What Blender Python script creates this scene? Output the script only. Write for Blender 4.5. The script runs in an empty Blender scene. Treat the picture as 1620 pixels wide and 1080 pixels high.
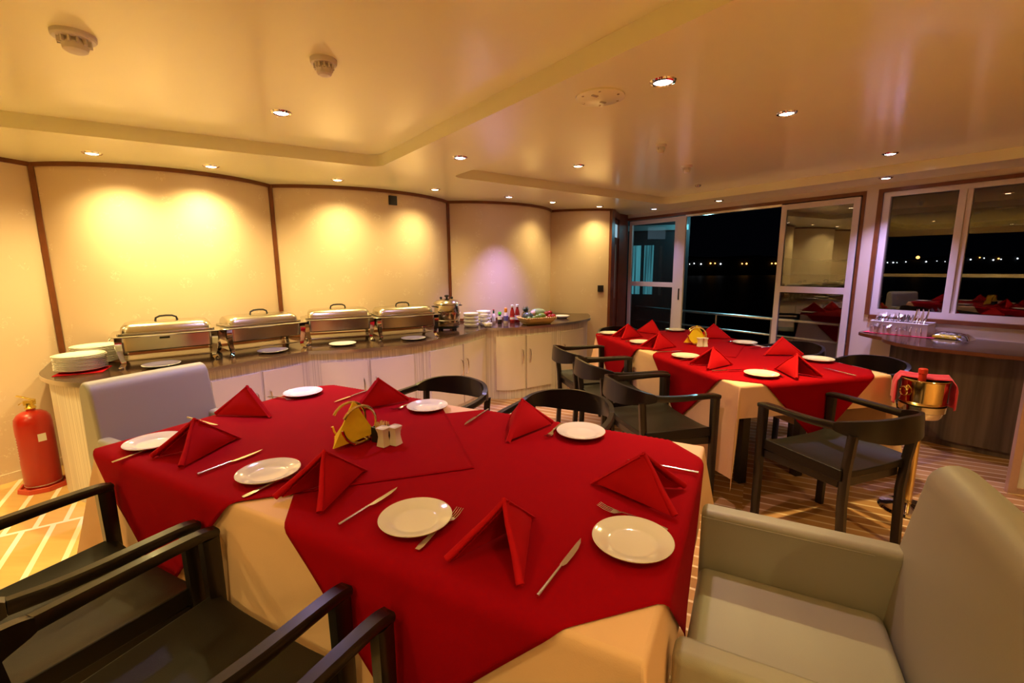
import bpy, bmesh, math, random
from mathutils import Vector, Matrix
from mathutils.geometry import tessellate_polygon
random.seed(7)
PI = math.pi
scene = bpy.context.scene
COL = scene.collection

# ------------------------------------------------------------------ camera, world, exposure
F_PX = 720.0
TH = math.atan(120 / 720.0)
CT, ST = math.cos(TH), math.sin(TH)
ROLL = 0.0075
CAM_H = 1.42
cd = bpy.data.cameras.new('camera'); cam = bpy.data.objects.new('camera', cd); COL.objects.link(cam)
cd.sensor_width = 36; cd.lens = 36 * F_PX / 1620; cd.clip_start = 0.02; cd.clip_end = 2000
_r0, _u0, _f = Vector((1, 0, 0)), Vector((0, ST, CT)), Vector((0, CT, -ST))
_r = (_r0 - ROLL * _u0).normalized(); _u = (_u0 + ROLL * _r0).normalized()
cam.matrix_world = Matrix(((_r.x, _u.x, -_f.x, 0), (_r.y, _u.y, -_f.y, 0), (_r.z, _u.z, -_f.z, CAM_H), (0, 0, 0, 1)))
scene.camera = cam
w = bpy.data.worlds.new('night'); scene.world = w; w.use_nodes = True
w.node_tree.nodes['Background'].inputs[0].default_value = (0.02, 0.025, 0.05, 1)
w.node_tree.nodes['Background'].inputs[1].default_value = 0.02
scene.view_settings.view_transform = 'Standard'
scene.view_settings.look = 'None'
scene.view_settings.gamma = 1
scene.view_settings.exposure = 0.06
scene.view_settings.use_curve_mapping = False

# the room's downlights and added unseen fill lamps: x, y, z of the lens, kind, watts, cone
ZS, ZR = 2.14, 2.22          # soffit and recessed ceiling heights
VIOLET = (0.48, 0.36, 1.0)
WARM, COOL, PINK, AMBER = (1.0, 0.76, 0.28), (0.62, 0.5, 1.0), (1.0, 0.66, 0.6), (1.0, 0.62, 0.2)
LAMPS = [
    (-2.64, 3.03, ZS, WARM, 28, 145, 'round downlight with a warm bulb in the soffit, over the front plate stack'),
    (-2.15, 3.43, ZS, WARM, 28, 145, 'warm downlight in the soffit, above the gap between the first two chafing dishes'),
    (-1.45, 3.98, ZS, WARM, 20, 145, 'round downlight with a warm bulb in the soffit, above the third chafing dish'),
    (-0.72, 4.50, ZS, WARM, 18, 145, 'warm downlight in the soffit, left of the tip of the second ceiling recess'),
    (-0.02, 5.00, ZS, VIOLET, 40, 85, 'small violet downlight in the soffit shining on the wall above the sauce bottles'),
    (0.48, 5.44, ZS, WARM, 10, 135, 'warm downlight in the soffit above the fruit basket'),
    (1.10, 5.86, ZS, WARM, 12, 135, 'warm downlight in the soffit above the black wall switch'),
    (-0.34, 3.22, ZS, COOL, 16, 100, 'cool white downlight on the flat band between the two ceiling recesses, far one'),
    (0.61, 1.96, ZS, PINK, 16, 100, 'pinkish white downlight with a chrome ring beside the round ceiling hatch'),
    (1.87, 6.15, ZS, COOL, 10, 90, 'small cool downlight in the soffit near the far corner of the room'),
    (2.39, 5.42, ZS, WARM, 14, 90, 'warm downlight in the narrow soffit above the open sliding door'),
    (3.22, 4.08, ZS, COOL, 30, 100, 'violet downlight in the narrow soffit above the cutlery tray'),
    (1.49, 2.62, ZR, WARM, 47, 130, 'brightest warm downlight, in the second ceiling recess over the far dining table'),
    (0.55, 3.90, ZR, WARM, 26, 110, 'warm downlight at the far left of the second ceiling recess'),
    (2.82, 3.56, ZR, COOL, 18, 110, 'violet downlight in the second ceiling recess close to the window side step'),
    (-1.20, 2.55, ZR, COOL, 28, 120, 'bluish white downlight in the first ceiling recess, left of the beam'),
    (-2.7, 1.75, ZR, WARM, 20, 120, 'added warm fill downlight in the first ceiling recess, out of view to the left'),  # unseen lamp added as fill for the near table
    (0.45, 0.15, ZR, WARM, 8, 125, 'added warm fill downlight in the first ceiling recess, above the photographer'),  # unseen, added to light the tables
    (-1.0, 0.35, ZR, WARM, 10, 125, 'added warm fill downlight in the first ceiling recess, behind the photographer to the left'),  # unseen, added to light the tables
    (-3.50, 2.28, ZS, WARM, 24, 135, 'warm downlight in the soffit left of the frame, above the fire extinguisher'),
    (-3.1, 0.4, ZS, WARM, 40, 150, 'added warm fill downlight in the soffit at the left rear of the room'),  # unseen lamp added as fill at the rear
    (2.7, -1.2, ZS, WARM, 95, 150, 'added warm fill downlight in the soffit at the right rear of the room'),  # unseen, added to raise the bounced ambient light
    (0.9, -2.0, ZS, WARM, 80, 150, 'added warm fill downlight in the soffit at the rear of the room'),  # unseen, added for bounced ambient light
    (-1.4, -1.4, ZR, WARM, 45, 150, 'added warm fill downlight in the first ceiling recess, at its rear end'),  # unseen, added for bounced ambient light
    (2.3, 0.7, ZS, WARM, 22, 125, 'warm downlight in the soffit behind the photographer to the right'),
]
POWER = 4.35
def add_spot(parent, col, watts, cone, z=-0.012):
    l = bpy.data.lights.new('downlight_beam', 'SPOT'); l.color = col; l.energy = watts * POWER
    l.spot_size = math.radians(cone); l.spot_blend = 1.0; l.shadow_soft_size = 0.03
    o = bpy.data.objects.new('downlight_beam', l); COL.objects.link(o); o.parent = parent; o.location = (0, 0, z)
    return o

# ------------------------------------------------------------------ materials
def newmat(name):
    m = bpy.data.materials.new(name); m.use_nodes = True
    return m, m.node_tree, m.node_tree.nodes['Principled BSDF']
def nd(nt, t, **k):
    n = nt.nodes.new(t)
    for a, b in k.items(): setattr(n, a, b)
    return n
def mat(name, col, rough=0.5, metal=0.0, bump=0.0, bscale=200, var=0.0, vscale=8, coat=0.0, sheen=0.0, trans=0.0, sub=0.0, spec=0.5):
    m, nt, b = newmat(name)
    b.inputs['Base Color'].default_value = (*col, 1); b.inputs['Roughness'].default_value = rough
    b.inputs['Metallic'].default_value = metal; b.inputs['Coat Weight'].default_value = coat
    b.inputs['Coat Roughness'].default_value = 0.1
    b.inputs['Sheen Weight'].default_value = sheen; b.inputs['Transmission Weight'].default_value = trans
    b.inputs['Specular IOR Level'].default_value = spec
    if sub: b.inputs['Subsurface Weight'].default_value = sub; b.inputs['Subsurface Radius'].default_value = (.02, .01, .005)
    tc = nd(nt, 'ShaderNodeTexCoord')
    nz = nd(nt, 'ShaderNodeTexNoise'); nz.inputs['Scale'].default_value = vscale; nz.inputs['Detail'].default_value = 5
    nt.links.new(tc.outputs['Object'], nz.inputs['Vector'])
    mx = nd(nt, 'ShaderNodeMix', data_type='RGBA', blend_type='MULTIPLY'); mx.inputs[0].default_value = var
    rp = nd(nt, 'ShaderNodeValToRGB'); rp.color_ramp.elements[0].position = .3; rp.color_ramp.elements[1].position = .7
    rp.color_ramp.elements[0].color = (.45, .45, .45, 1)
    nt.links.new(nz.outputs['Fac'], rp.inputs[0]); mx.inputs[6].default_value = (*col, 1)
    nt.links.new(rp.outputs[0], mx.inputs[7]); nt.links.new(mx.outputs[2], b.inputs['Base Color'])
    if bump:
        n2 = nd(nt, 'ShaderNodeTexNoise'); n2.inputs['Scale'].default_value = bscale
        nt.links.new(tc.outputs['Object'], n2.inputs['Vector'])
        bp = nd(nt, 'ShaderNodeBump'); bp.inputs['Strength'].default_value = bump; bp.inputs['Distance'].default_value = .002
        nt.links.new(n2.outputs['Fac'], bp.inputs['Height']); nt.links.new(bp.outputs[0], b.inputs['Normal'])
    return m
def emis(name, col, s):
    m, nt, b = newmat(name)
    b.inputs['Base Color'].default_value = (0, 0, 0, 1)
    b.inputs['Emission Color'].default_value = (*col, 1); b.inputs['Emission Strength'].default_value = s
    return m
def mth(nt, op, a, b=None, c=None):
    n = nd(nt, 'ShaderNodeMath', operation=op)
    for i, x in enumerate((a, b, c)):
        if x is None: continue
        if isinstance(x, (int, float)): n.inputs[i].default_value = x
        else: nt.links.new(x, n.inputs[i])
    return n.outputs[0]
def mixc(nt, f, a, b):
    n = nd(nt, 'ShaderNodeMix', data_type='RGBA')
    for i, x in ((0, f), (6, a), (7, b)):
        if isinstance(x, (int, float)): n.inputs[i].default_value = x
        elif isinstance(x, tuple): n.inputs[i].default_value = (*x, 1)
        else: nt.links.new(x, n.inputs[i])
    return n.outputs[2]

M = {}
M['ceiling'] = mat('gloss_ceiling_paint', (.92, .90, .61), rough=.17, coat=.0, bump=.05, bscale=3, spec=.6)
M['trimwood'] = mat('varnished_brown_wood', (.20, .06, .02), rough=.35, var=.5, vscale=12)
M['jamb'] = mat('reddish_door_wood', (.17, .045, .015), rough=.3, var=.5, vscale=9)
M['frame'] = mat('white_window_frame', (.74, .68, .66), rough=.35)
M['wallr'] = mat('cream_wall_paint', (.72, .62, .52), rough=.45)
M['red'] = mat('burgundy_cloth', (.31, .001, .006), rough=.9, bump=.25, bscale=900, var=.12, vscale=5, spec=.06)
M['napkin'] = mat('red_napkin_cloth', (.46, .004, .010), rough=.8, bump=.25, bscale=900, spec=.1)
M['peach'] = mat('peach_cloth', (.84, .54, .33), rough=.85, bump=.3, bscale=500, var=.08, vscale=6, spec=.2)
M['china'] = mat('white_glazed_china', (.80, .76, .68), rough=.12, coat=.4)
M['steel'] = mat('polished_steel', (.72, .68, .62), rough=.16, metal=1)
M['steel_b'] = mat('brushed_steel', (.58, .54, .46), rough=.24, metal=1, bump=.05, bscale=80)
M['chrome'] = mat('chrome', (.8, .78, .76), rough=.07, metal=1)
M['black'] = mat('black_lacquered_wood', (.009, .0055, .004), rough=.33, var=.4, vscale=30, coat=.12, spec=.5, bump=.04, bscale=150)
M['blackseat'] = mat('black_leather_seat', (.010, .007, .005), rough=.42, spec=.3, bump=.2, bscale=400)
M['leather'] = mat('grey_leather', (.33, .305, .25), rough=.42, bump=.25, bscale=600, spec=.4)
M['ext'] = mat('extinguisher_red_paint', (.42, .012, .004), rough=.3, coat=.2)
M['exttray'] = mat('red_plastic', (.62, .07, .03), rough=.4)
M['brass'] = mat('brass', (.75, .55, .12), rough=.25, metal=1)
M['white'] = mat('white_plastic', (.75, .72, .68), rough=.4)
M['bplast'] = mat('black_plastic', (.015, .015, .015), rough=.35)
M['door'] = mat('cream_laminate_door', (.78, .68, .56), rough=.4, var=.08, vscale=3)
M['yellow'] = mat('yellow_paper', (.90, .66, .02), rough=.8, var=.1, vscale=60)
M['alu'] = mat('aluminium_strip', (.75, .70, .64), rough=.3, metal=1)
M['steel_k'] = mat('kettle_steel', (.66, .61, .54), rough=.16, metal=1)
M['gold'] = mat('gold_tinted_steel', (.80, .62, .30), rough=.13, metal=1)
M['rail'] = mat('galvanised_rail', (.7, .74, .76), rough=.3, metal=1)
M['wood_toothpick'] = mat('pale_toothpick_wood', (.8, .55, .2), rough=.7)
M['pinkcloth'] = mat('crimson_pink_cloth', (.62, .02, .07), rough=.8, sheen=.2)

# curved wall paper: cream with sparse pale glossy sprigs
m, nt, b = newmat('cream_wallpaper'); M['wallpaper'] = m
tc = nd(nt, 'ShaderNodeTexCoord')
vo = nd(nt, 'ShaderNodeTexVoronoi', feature='F1'); vo.inputs['Scale'].default_value = 7; vo.inputs['Randomness'].default_value = .7
nt.links.new(tc.outputs['Object'], vo.inputs['Vector'])
n1 = nd(nt, 'ShaderNodeTexNoise'); n1.inputs['Scale'].default_value = 38; n1.inputs['Detail'].default_value = 3
nt.links.new(tc.outputs['Object'], n1.inputs['Vector'])
near = mth(nt, 'LESS_THAN', vo.outputs['Distance'], .30)
thin = mth(nt, 'LESS_THAN', mth(nt, 'ABSOLUTE', mth(nt, 'SUBTRACT', n1.outputs['Fac'], .56)), .013)
mask = mth(nt, 'MULTIPLY', near, thin)
nt.links.new(mixc(nt, mask, (.74, .57, .42), (.88, .75, .60)), b.inputs['Base Color'])
nt.links.new(mth(nt, 'SUBTRACT', .5, mth(nt, 'MULTIPLY', mask, .2)), b.inputs['Roughness'])

# plank floor: teak boards with pale caulk lines
m, nt, b = newmat('teak_plank_floor'); M['floor'] = m
tc = nd(nt, 'ShaderNodeTexCoord'); sp = nd(nt, 'ShaderNodeSeparateXYZ'); nt.links.new(tc.outputs['Object'], sp.inputs[0])
X, Y = sp.outputs[0], sp.outputs[1]
def planks(ang, wd, line, ln, lline, sh):
    c, s = math.cos(math.radians(ang)), math.sin(math.radians(ang))
    uu = mth(nt, 'ADD', mth(nt, 'MULTIPLY', X, c), mth(nt, 'MULTIPLY', Y, s))
    vv = mth(nt, 'ADD', mth(nt, 'MULTIPLY', X, -s), mth(nt, 'MULTIPLY', Y, c))
    ub = mth(nt, 'DIVIDE', mth(nt, 'ADD', uu, sh), ln)
    uf = mth(nt, 'FLOOR', ub)
    vb = mth(nt, 'ADD', mth(nt, 'DIVIDE', vv, wd), mth(nt, 'MULTIPLY', uf, .37))
    l1 = mth(nt, 'LESS_THAN', mth(nt, 'FRACT', vb), line / wd)
    l2 = mth(nt, 'LESS_THAN', mth(nt, 'FRACT', ub), lline / ln)
    cb = nd(nt, 'ShaderNodeCombineXYZ'); nt.links.new(mth(nt, 'FLOOR', vb), cb.inputs[0]); nt.links.new(uf, cb.inputs[1])
    wn = nd(nt, 'ShaderNodeTexWhiteNoise', noise_dimensions='2D'); nt.links.new(cb.outputs[0], wn.inputs['Vector'])
    return mth(nt, 'MAXIMUM', l1, l2), wn.outputs['Value']
lA, rA = planks(124.3, .125, .024, 1.10, .024, -3.41)
lB, rB = planks(-28.5, .084, .014, 9.0, .0, 0)
side = mth(nt, 'GREATER_THAN', X, -.55)
gr = nd(nt, 'ShaderNodeTexNoise'); gr.inputs['Scale'].default_value = 14; gr.inputs['Detail'].default_value = 6
mp = nd(nt, 'ShaderNodeMapping'); mp.inputs['Rotation'].default_value = (0, 0, math.radians(-124)); mp.inputs['Scale'].default_value = (.25, 2.2, 1)
nt.links.new(tc.outputs['Object'], mp.inputs[0]); nt.links.new(mp.outputs[0], gr.inputs['Vector'])
line = mth(nt, 'ADD', mth(nt, 'MULTIPLY', lA, mth(nt, 'SUBTRACT', 1, side)), mth(nt, 'MULTIPLY', lB, side))
rnd = mth(nt, 'ADD', mth(nt, 'MULTIPLY', rA, mth(nt, 'SUBTRACT', 1, side)), mth(nt, 'MULTIPLY', rB, side))
fac = mth(nt, 'ADD', mth(nt, 'MULTIPLY', rnd, .6), mth(nt, 'MULTIPLY', gr.outputs['Fac'], .4))
woodA = mixc(nt, fac, (.62, .34, .11), (.84, .56, .23))
woodB = mixc(nt, fac, (.26, .11, .04), (.58, .31, .14))
wood = mixc(nt, side, woodA, woodB)
lc = mixc(nt, side, (.92, .84, .70), (.70, .50, .32))
nt.links.new(mixc(nt, line, wood, lc), b.inputs['Base Color'])
b.inputs['Roughness'].default_value = .24
bp = nd(nt, 'ShaderNodeBump'); bp.inputs['Strength'].default_value = .15; bp.inputs['Distance'].default_value = .002; bp.invert = True
nt.links.new(line, bp.inputs['Height']); nt.links.new(bp.outputs[0], b.inputs['Normal'])

# dark marbled worktop
m, nt, b = newmat('dark_brown_stone_worktop'); M['worktop'] = m
tc = nd(nt, 'ShaderNodeTexCoord'); n1 = nd(nt, 'ShaderNodeTexNoise'); n1.inputs['Scale'].default_value = 9; n1.inputs['Detail'].default_value = 8; n1.inputs['Distortion'].default_value = 1.5
nt.links.new(tc.outputs['Object'], n1.inputs['Vector'])
rp = nd(nt, 'ShaderNodeValToRGB'); rp.color_ramp.elements[0].position = .4; rp.color_ramp.elements[0].color = (.030, .014, .008, 1)
rp.color_ramp.elements[1].position = .72; rp.color_ramp.elements[1].color = (.075, .036, .018, 1)
nt.links.new(n1.outputs['Fac'], rp.inputs[0]); nt.links.new(rp.outputs[0], b.inputs['Base Color']); b.inputs['Roughness'].default_value = .14
# vertical reed laminate and dark streaky wood, striped along the local z direction
def streak(name, c1, c2, sc, rough, zs=.04, lo=.35, hi=.65):
    m, nt, b = newmat(name)
    tc = nd(nt, 'ShaderNodeTexCoord'); mp = nd(nt, 'ShaderNodeMapping'); mp.inputs['Scale'].default_value = (1, 1, zs)
    n1 = nd(nt, 'ShaderNodeTexNoise'); n1.inputs['Scale'].default_value = sc; n1.inputs['Detail'].default_value = 3
    nt.links.new(tc.outputs['Object'], mp.inputs[0]); nt.links.new(mp.outputs[0], n1.inputs['Vector'])
    rp = nd(nt, 'ShaderNodeValToRGB'); rp.color_ramp.elements[0].position = lo; rp.color_ramp.elements[0].color = (*c1, 1)
    rp.color_ramp.elements[1].position = hi; rp.color_ramp.elements[1].color = (*c2, 1)
    nt.links.new(n1.outputs['Fac'], rp.inputs[0]); nt.links.new(rp.outputs[0], b.inputs['Base Color']); b.inputs['Roughness'].default_value = rough
    return m
M['reed'] = streak('pale_reed_laminate', (.56, .48, .40), (.80, .72, .61), 170, .4, .003, .38, .58)
M['darkwood'] = streak('dark_streaky_wood', (.045, .030, .024), (.17, .115, .085), 14, .35, .05)
M['curtain'] = None
# window glass: clear pane with Fresnel mirror
m, nt, b = newmat('window_glass'); nt.nodes.remove(b); M['glass'] = m
fr = nd(nt, 'ShaderNodeFresnel'); fr.inputs['IOR'].default_value = 2.1
tr = nd(nt, 'ShaderNodeBsdfTransparent'); tr.inputs[0].default_value = (.8, .82, .84, 1)
gl = nd(nt, 'ShaderNodeBsdfGlossy'); gl.inputs['Roughness'].default_value = 0.0
ms = nd(nt, 'ShaderNodeMixShader')
nt.links.new(fr.outputs[0], ms.inputs[0]); nt.links.new(tr.outputs[0], ms.inputs[1]); nt.links.new(gl.outputs[0], ms.inputs[2])
nt.links.new(ms.outputs[0], nt.nodes['Material Output'].inputs[0])
M['glass2'] = M['glass'].copy(); M['glass2'].name = 'clear_window_glass'
for n_ in M['glass2'].node_tree.nodes:
    if n_.type == 'FRESNEL': n_.inputs['IOR'].default_value = 1.45
m, nt, b = newmat('clear_plastic_film'); M['film'] = m; nt.nodes.remove(b)
fr = nd(nt, 'ShaderNodeFresnel'); fr.inputs['IOR'].default_value = 1.22
tr = nd(nt, 'ShaderNodeBsdfTransparent'); tr.inputs[0].default_value = (.85, .85, .9, 1)
gl = nd(nt, 'ShaderNodeBsdfGlossy'); gl.inputs['Roughness'].default_value = .12
ms = nd(nt, 'ShaderNodeMixShader'); nt.links.new(fr.outputs[0], ms.inputs[0]); nt.links.new(tr.outputs[0], ms.inputs[1]); nt.links.new(gl.outputs[0], ms.inputs[2])
nt.links.new(ms.outputs[0], nt.nodes['Material Output'].inputs[0])
M['lens_warm'] = emis('warm_lamp_lens', (1, .82, .45), 22)
M['lens_cool'] = emis('cool_lamp_lens', (.80, .76, 1), 18)
# ------------------------------------------------------------------ mesh helpers
class MB:
    def __init__(s): s.v = []; s.f = []; s.mi = []; s.cur = 0
    def add(s, vs, fs, mtx=None):
        o = len(s.v)
        for p in vs: s.v.append(tuple(mtx @ Vector(p)) if mtx is not None else tuple(p))
        for f in fs: s.f.append([i + o for i in f]); s.mi.append(s.cur)
        return s
    def box(s, c, d, rz=0, mtx=None, taper=1.0):
        x, y, z = d[0] / 2, d[1] / 2, d[2] / 2
        vs = [(sx * x * (taper if sz < 0 else 1), sy * y * (taper if sz < 0 else 1), sz * z) for sz in (-1, 1) for sy in (-1, 1) for sx in (-1, 1)]
        mt = Matrix.Translation(c) @ Matrix.Rotation(rz, 4, 'Z')
        if mtx is not None: mt = mtx @ mt
        return s.add(vs, [(0, 2, 3, 1), (4, 5, 7, 6), (0, 1, 5, 4), (2, 6, 7, 3), (0, 4, 6, 2), (1, 3, 7, 5)], mt)
    def lathe(s, prof, n=32, mtx=None, cx=0, cy=0, sx=1, sy=1):
        vs = []; fs = []
        for r, z in prof:
            for i in range(n):
                a = 2 * PI * i / n; vs.append((cx + r * sx * math.cos(a), cy + r * sy * math.sin(a), z))
        for k in range(len(prof) - 1):
            for i in range(n):
                j = (i + 1) % n; fs.append((k * n + i, k * n + j, (k + 1) * n + j, (k + 1) * n + i))
        if prof[0][0] > 1e-6: fs.append(tuple(reversed(range(n))))
        if prof[-1][0] > 1e-6: fs.append(tuple((len(prof) - 1) * n + i for i in range(n)))
        return s.add(vs, fs, mtx)
    def sweep(s, path, sec, closed=False, up=Vector((0, 0, 1)), caps=True):
        # sec: function(i, t) -> list of (side, up) offsets, or a constant list
        P = [Vector(p) for p in path]; n = len(P); rings = []
        for i, p in enumerate(P):
            if closed: t = (P[(i + 1) % n] - P[i - 1])
            else: t = P[min(i + 1, n - 1)] - P[max(i - 1, 0)]
            t.normalize(); sd = t.cross(up)
            if sd.length < 1e-4: sd = t.cross(Vector((0, 1, 0)))
            sd.normalize(); uu = sd.cross(t).normalized()
            sc = sec(i, i / max(1, n - 1)) if callable(sec) else sec
            rings.append([p + sd * a + uu * b for a, b in sc])
        k = len(rings[0]); vs = [q for r in rings for q in r]; fs = []
        for i in range(n if closed else n - 1):
            for j in range(k):
                fs.append((i * k + j, ((i + 1) % n) * k + j, ((i + 1) % n) * k + (j + 1) % k, i * k + (j + 1) % k))
        if not closed and caps:
            fs.append(tuple(range(k))); fs.append(tuple(reversed([(n - 1) * k + j for j in range(k)])))
        return s.add(vs, fs)
    def tube(s, path, r, n=10, closed=False, up=Vector((0, 0, 1))):
        f = (lambda i, t: [((r(t) if callable(r) else r) * math.cos(2 * PI * j / n), (r(t) if callable(r) else r) * math.sin(2 * PI * j / n)) for j in range(n)])
        return s.sweep(path, f, closed, up)
    def prism(s, pts, z0, z1, holes=()):
        loops = [list(pts)] + [list(h) for h in holes]; flat = [p for l in loops for p in l]
        tris = tessellate_polygon([[Vector((p[0], p[1], 0)) for p in l] for l in loops]); n = len(flat)
        vs = [(p[0], p[1], z0) for p in flat] + [(p[0], p[1], z1) for p in flat]
        fs = [tuple(t) for t in tris] + [tuple(i + n for i in t) for t in tris]
        o = 0
        for l in loops:
            k = len(l)
            for i in range(k): j = (i + 1) % k; fs.append((o + i, o + j, n + o + j, n + o + i))
            o += k
        return s.add(vs, fs)
    def grid(s, fn, nu, nv, flip=False):
        vs = [fn(i / nu, j / nv) for j in range(nv + 1) for i in range(nu + 1)]
        fs = [(j * (nu + 1) + i, j * (nu + 1) + i + 1, (j + 1) * (nu + 1) + i + 1, (j + 1) * (nu + 1) + i) for j in range(nv) for i in range(nu)]
        return s.add(vs, fs)
    def build(s, name, material, parent=None, smooth=35, bevel=0, solid=0, sub=0, loc=None, rz=0, bseg=2, merge=True, soff=-1):
        me = bpy.data.meshes.new(name); me.from_pydata([tuple(v) for v in s.v], [], s.f)
        mats = material if isinstance(material, list) else [material]
        for m_ in mats: me.materials.append(m_)
        for p, i in zip(me.polygons, s.mi): p.material_index = i
        bm = bmesh.new(); bm.from_mesh(me)
        if merge: bmesh.ops.remove_doubles(bm, verts=bm.verts, dist=1e-5)
        bmesh.ops.recalc_face_normals(bm, faces=bm.faces); bm.to_mesh(me); bm.free()
        o = bpy.data.objects.new(name, me); COL.objects.link(o)
        if parent: o.parent = parent
        if loc: o.location = loc
        o.rotation_euler.z = rz
        if smooth:
            me.polygons.foreach_set('use_smooth', [True] * len(me.polygons))
            try: me.set_sharp_from_angle(angle=math.radians(smooth))
            except Exception: pass
        if solid:
            md = o.modifiers.new('thickness', 'SOLIDIFY'); md.thickness = solid; md.offset = soff
        if bevel:
            md = o.modifiers.new('edges', 'BEVEL'); md.width = bevel; md.segments = bseg; md.limit_method = 'ANGLE'; md.angle_limit = math.radians(40)
            md.harden_normals = True
        if sub:
            md = o.modifiers.new('smooth', 'SUBSURF'); md.levels = sub; md.render_levels = sub
        return o
def tag(o, label=None, cat=None, group=None, kind=None):
    if label: o['label'] = label
    if cat: o['category'] = cat
    if group: o['group'] = group
    if kind: o['kind'] = kind
    return o
def thing(name, label, cat, loc=(0, 0, 0), rz=0, group=None):
    o = bpy.data.objects.new(name, None); COL.objects.link(o); o.location = loc; o.rotation_euler = (0, 0, rz)
    o.empty_display_size = .05
    return tag(o, label, cat, group)
def kids(o): return [c for c in bpy.data.objects if c.parent == o]
def dup(root, loc, rz, label, group=None):
    r = root.copy(); COL.objects.link(r); r.location = loc; r.rotation_euler = (0, 0, rz); r['label'] = label
    if group: r['group'] = group
    for ch in kids(root):
        c = ch.copy(); COL.objects.link(c); c.parent = r
        for g in kids(ch):
            d = g.copy(); COL.objects.link(d); d.parent = c
    return r
def struct(o): o['kind'] = 'structure'; return o
def catmull(P, k=8):
    out = []
    n = len(P)
    for i in range(n - 1):
        p0, p1, p2, p3 = [Vector(P[max(0, min(n - 1, j))]) for j in (i - 1, i, i + 1, i + 2)]
        for q in range(k):
            t = q / k
            out.append(.5 * ((2 * p1) + (p2 - p0) * t + (2 * p0 - 5 * p1 + 4 * p2 - p3) * t * t + (3 * p1 - p0 - 3 * p2 + p3) * t ** 3))
    out.append(Vector(P[-1])); return out
def offset(P, d):
    out = []
    for i, p in enumerate(P):
        t = Vector(P[min(i + 1, len(P) - 1)]) - Vector(P[max(i - 1, 0)]); t = Vector((t[0], t[1])).normalized()
        out.append((p[0] - t.y * d, p[1] + t.x * d))
    return out

# ------------------------------------------------------------------ room shell
J = [(-4.75, 2.12), (-3.29, 3.28), (-2.13, 4.19), (-0.72, 5.30), (0.53, 6.24)]
def arc(a, b, sag, n=20, part=1.0):
    a, b = Vector(a), Vector(b); ch = b - a; c = ch.length; R = (c * c / 4 + sag * sag) / (2 * sag)
    nrm = Vector((ch.y, -ch.x)).normalized()            # into the room
    cen = (a + b) / 2 - nrm * (R - sag); a0 = math.atan2(a.y - cen.y, a.x - cen.x); a1 = math.atan2(b.y - cen.y, b.x - cen.x)
    while a1 < a0: a1 += 2 * PI
    return [(cen.x + R * math.cos(a0 + (a1 - a0) * part * i / n), cen.y + R * math.sin(a0 + (a1 - a0) * part * i / n)) for i in range(n + 1)]
arcs = [arc(J[0], J[1], .36), arc(J[1], J[2], .33), arc(J[2], J[3], .34), arc(J[3], J[4], .32)]
a4 = [(0.53, 6.24), (0.70, 6.165), (0.88, 6.115), (1.08, 6.10), (1.29, 6.13)]
arcs.append([tuple(p) for p in catmull(a4, 5)])
wall_pts = []
for a in arcs: wall_pts += a if not wall_pts else a[1:]
back_pts = offset(wall_pts, .05)
mb = MB(); mb.prism(wall_pts + list(reversed([(x, y) for x, y in back_pts])), 0, 2.30)
struct(mb.build('wall_back', M['wallpaper'], smooth=30))
W0 = Vector((3.95, 3.62)); WD = Vector((math.cos(math.radians(124)), math.sin(math.radians(124)))); WN = Vector((WD.y, -WD.x))   # WN points outdoors
def wp(k, off=0.0): p = W0 + WD * k + WN * off; return (p.x, p.y)
WRZ = math.radians(124)
K_END, K_NEAR = 4.02, -5.6
def wbox(mb, k0, k1, z0, z1, o0=0.0, o1=.08):
    c = wp((k0 + k1) / 2, (o0 + o1) / 2); mb.box((c[0], c[1], (z0 + z1) / 2), (abs(k1 - k0), abs(o1 - o0), z1 - z0), WRZ)
mb = MB()
wbox(mb, .98, 1.04, 0, 2.3); wbox(mb, 1.04, 3.98, 2.09, 2.3); wbox(mb, K_NEAR, .98, 0, .93); wbox(mb, K_NEAR, .98, 2.09, 2.3)
wbox(mb, .90, .98, .93, 2.09); wbox(mb, K_NEAR, -1.15, .93, 2.09)
struct(mb.build('wall_right', M['wallr'], smooth=0))
# wooden reveals round door and window, set proud of the wall
mb = MB()
wbox(mb, 1.035, 3.99, 2.055, 2.09, -.012, .07); wbox(mb, 1.035, 1.06, 0, 2.09, -.012, .07)
struct(mb.build('trim_1', M['trimwood'], smooth=0, bevel=.003))
mb = MB(); wbox(mb, -1.15, .935, 2.06, 2.09, -.02, .075); wbox(mb, .90, .935, .93, 2.06, -.02, .075); wbox(mb, -1.15, .90, .895, .93, -.025, .0)
struct(mb.build('trim_2', M['trimwood'], smooth=0, bevel=.003))
# far corner: doorway beside the buffet wall, brown jambs and a dark door leaf
mb = MB()
def vbox(mb, p, q, th, z0, z1):
    p, q = Vector(p), Vector(q); d = q - p; c = (p + q) / 2; mb.box((c.x, c.y, (z0 + z1) / 2), (d.length, th, z1 - z0), math.atan2(d.y, d.x))
vbox(mb, (1.30, 6.13), (1.36, 6.22), .05, 0, ZS); vbox(mb, (1.53, 6.72), (1.72, 6.96), .06, 0, ZS)
vbox(mb, (1.36, 6.22), (1.42, 6.45), .03, 0, 2.05)
vbox(mb, (1.36, 6.22), (1.56, 6.76), .03, 2.05, ZS)
struct(mb.build('trim_3', M['jamb'], smooth=0, bevel=.003))
d3 = thing('door_2', None, None, (1.42, 6.46, 0), 0); struct(d3)
mb = MB(); vbox(mb, (0, 0), (.11, .28), .035, .02, 1.80); vbox(mb, (0, 0), (.11, .28), .035, 1.98, 2.04)
mb.build('door_leaf', M['jamb'], d3, smooth=0, bevel=.003)
mb = MB(); vbox(mb, (0, 0), (.11, .28), .01, 1.80, 1.98); mb.build('door_light', emis('dim_bluish_pane', (.5, .75, .9), .6), d3, smooth=0)
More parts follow.
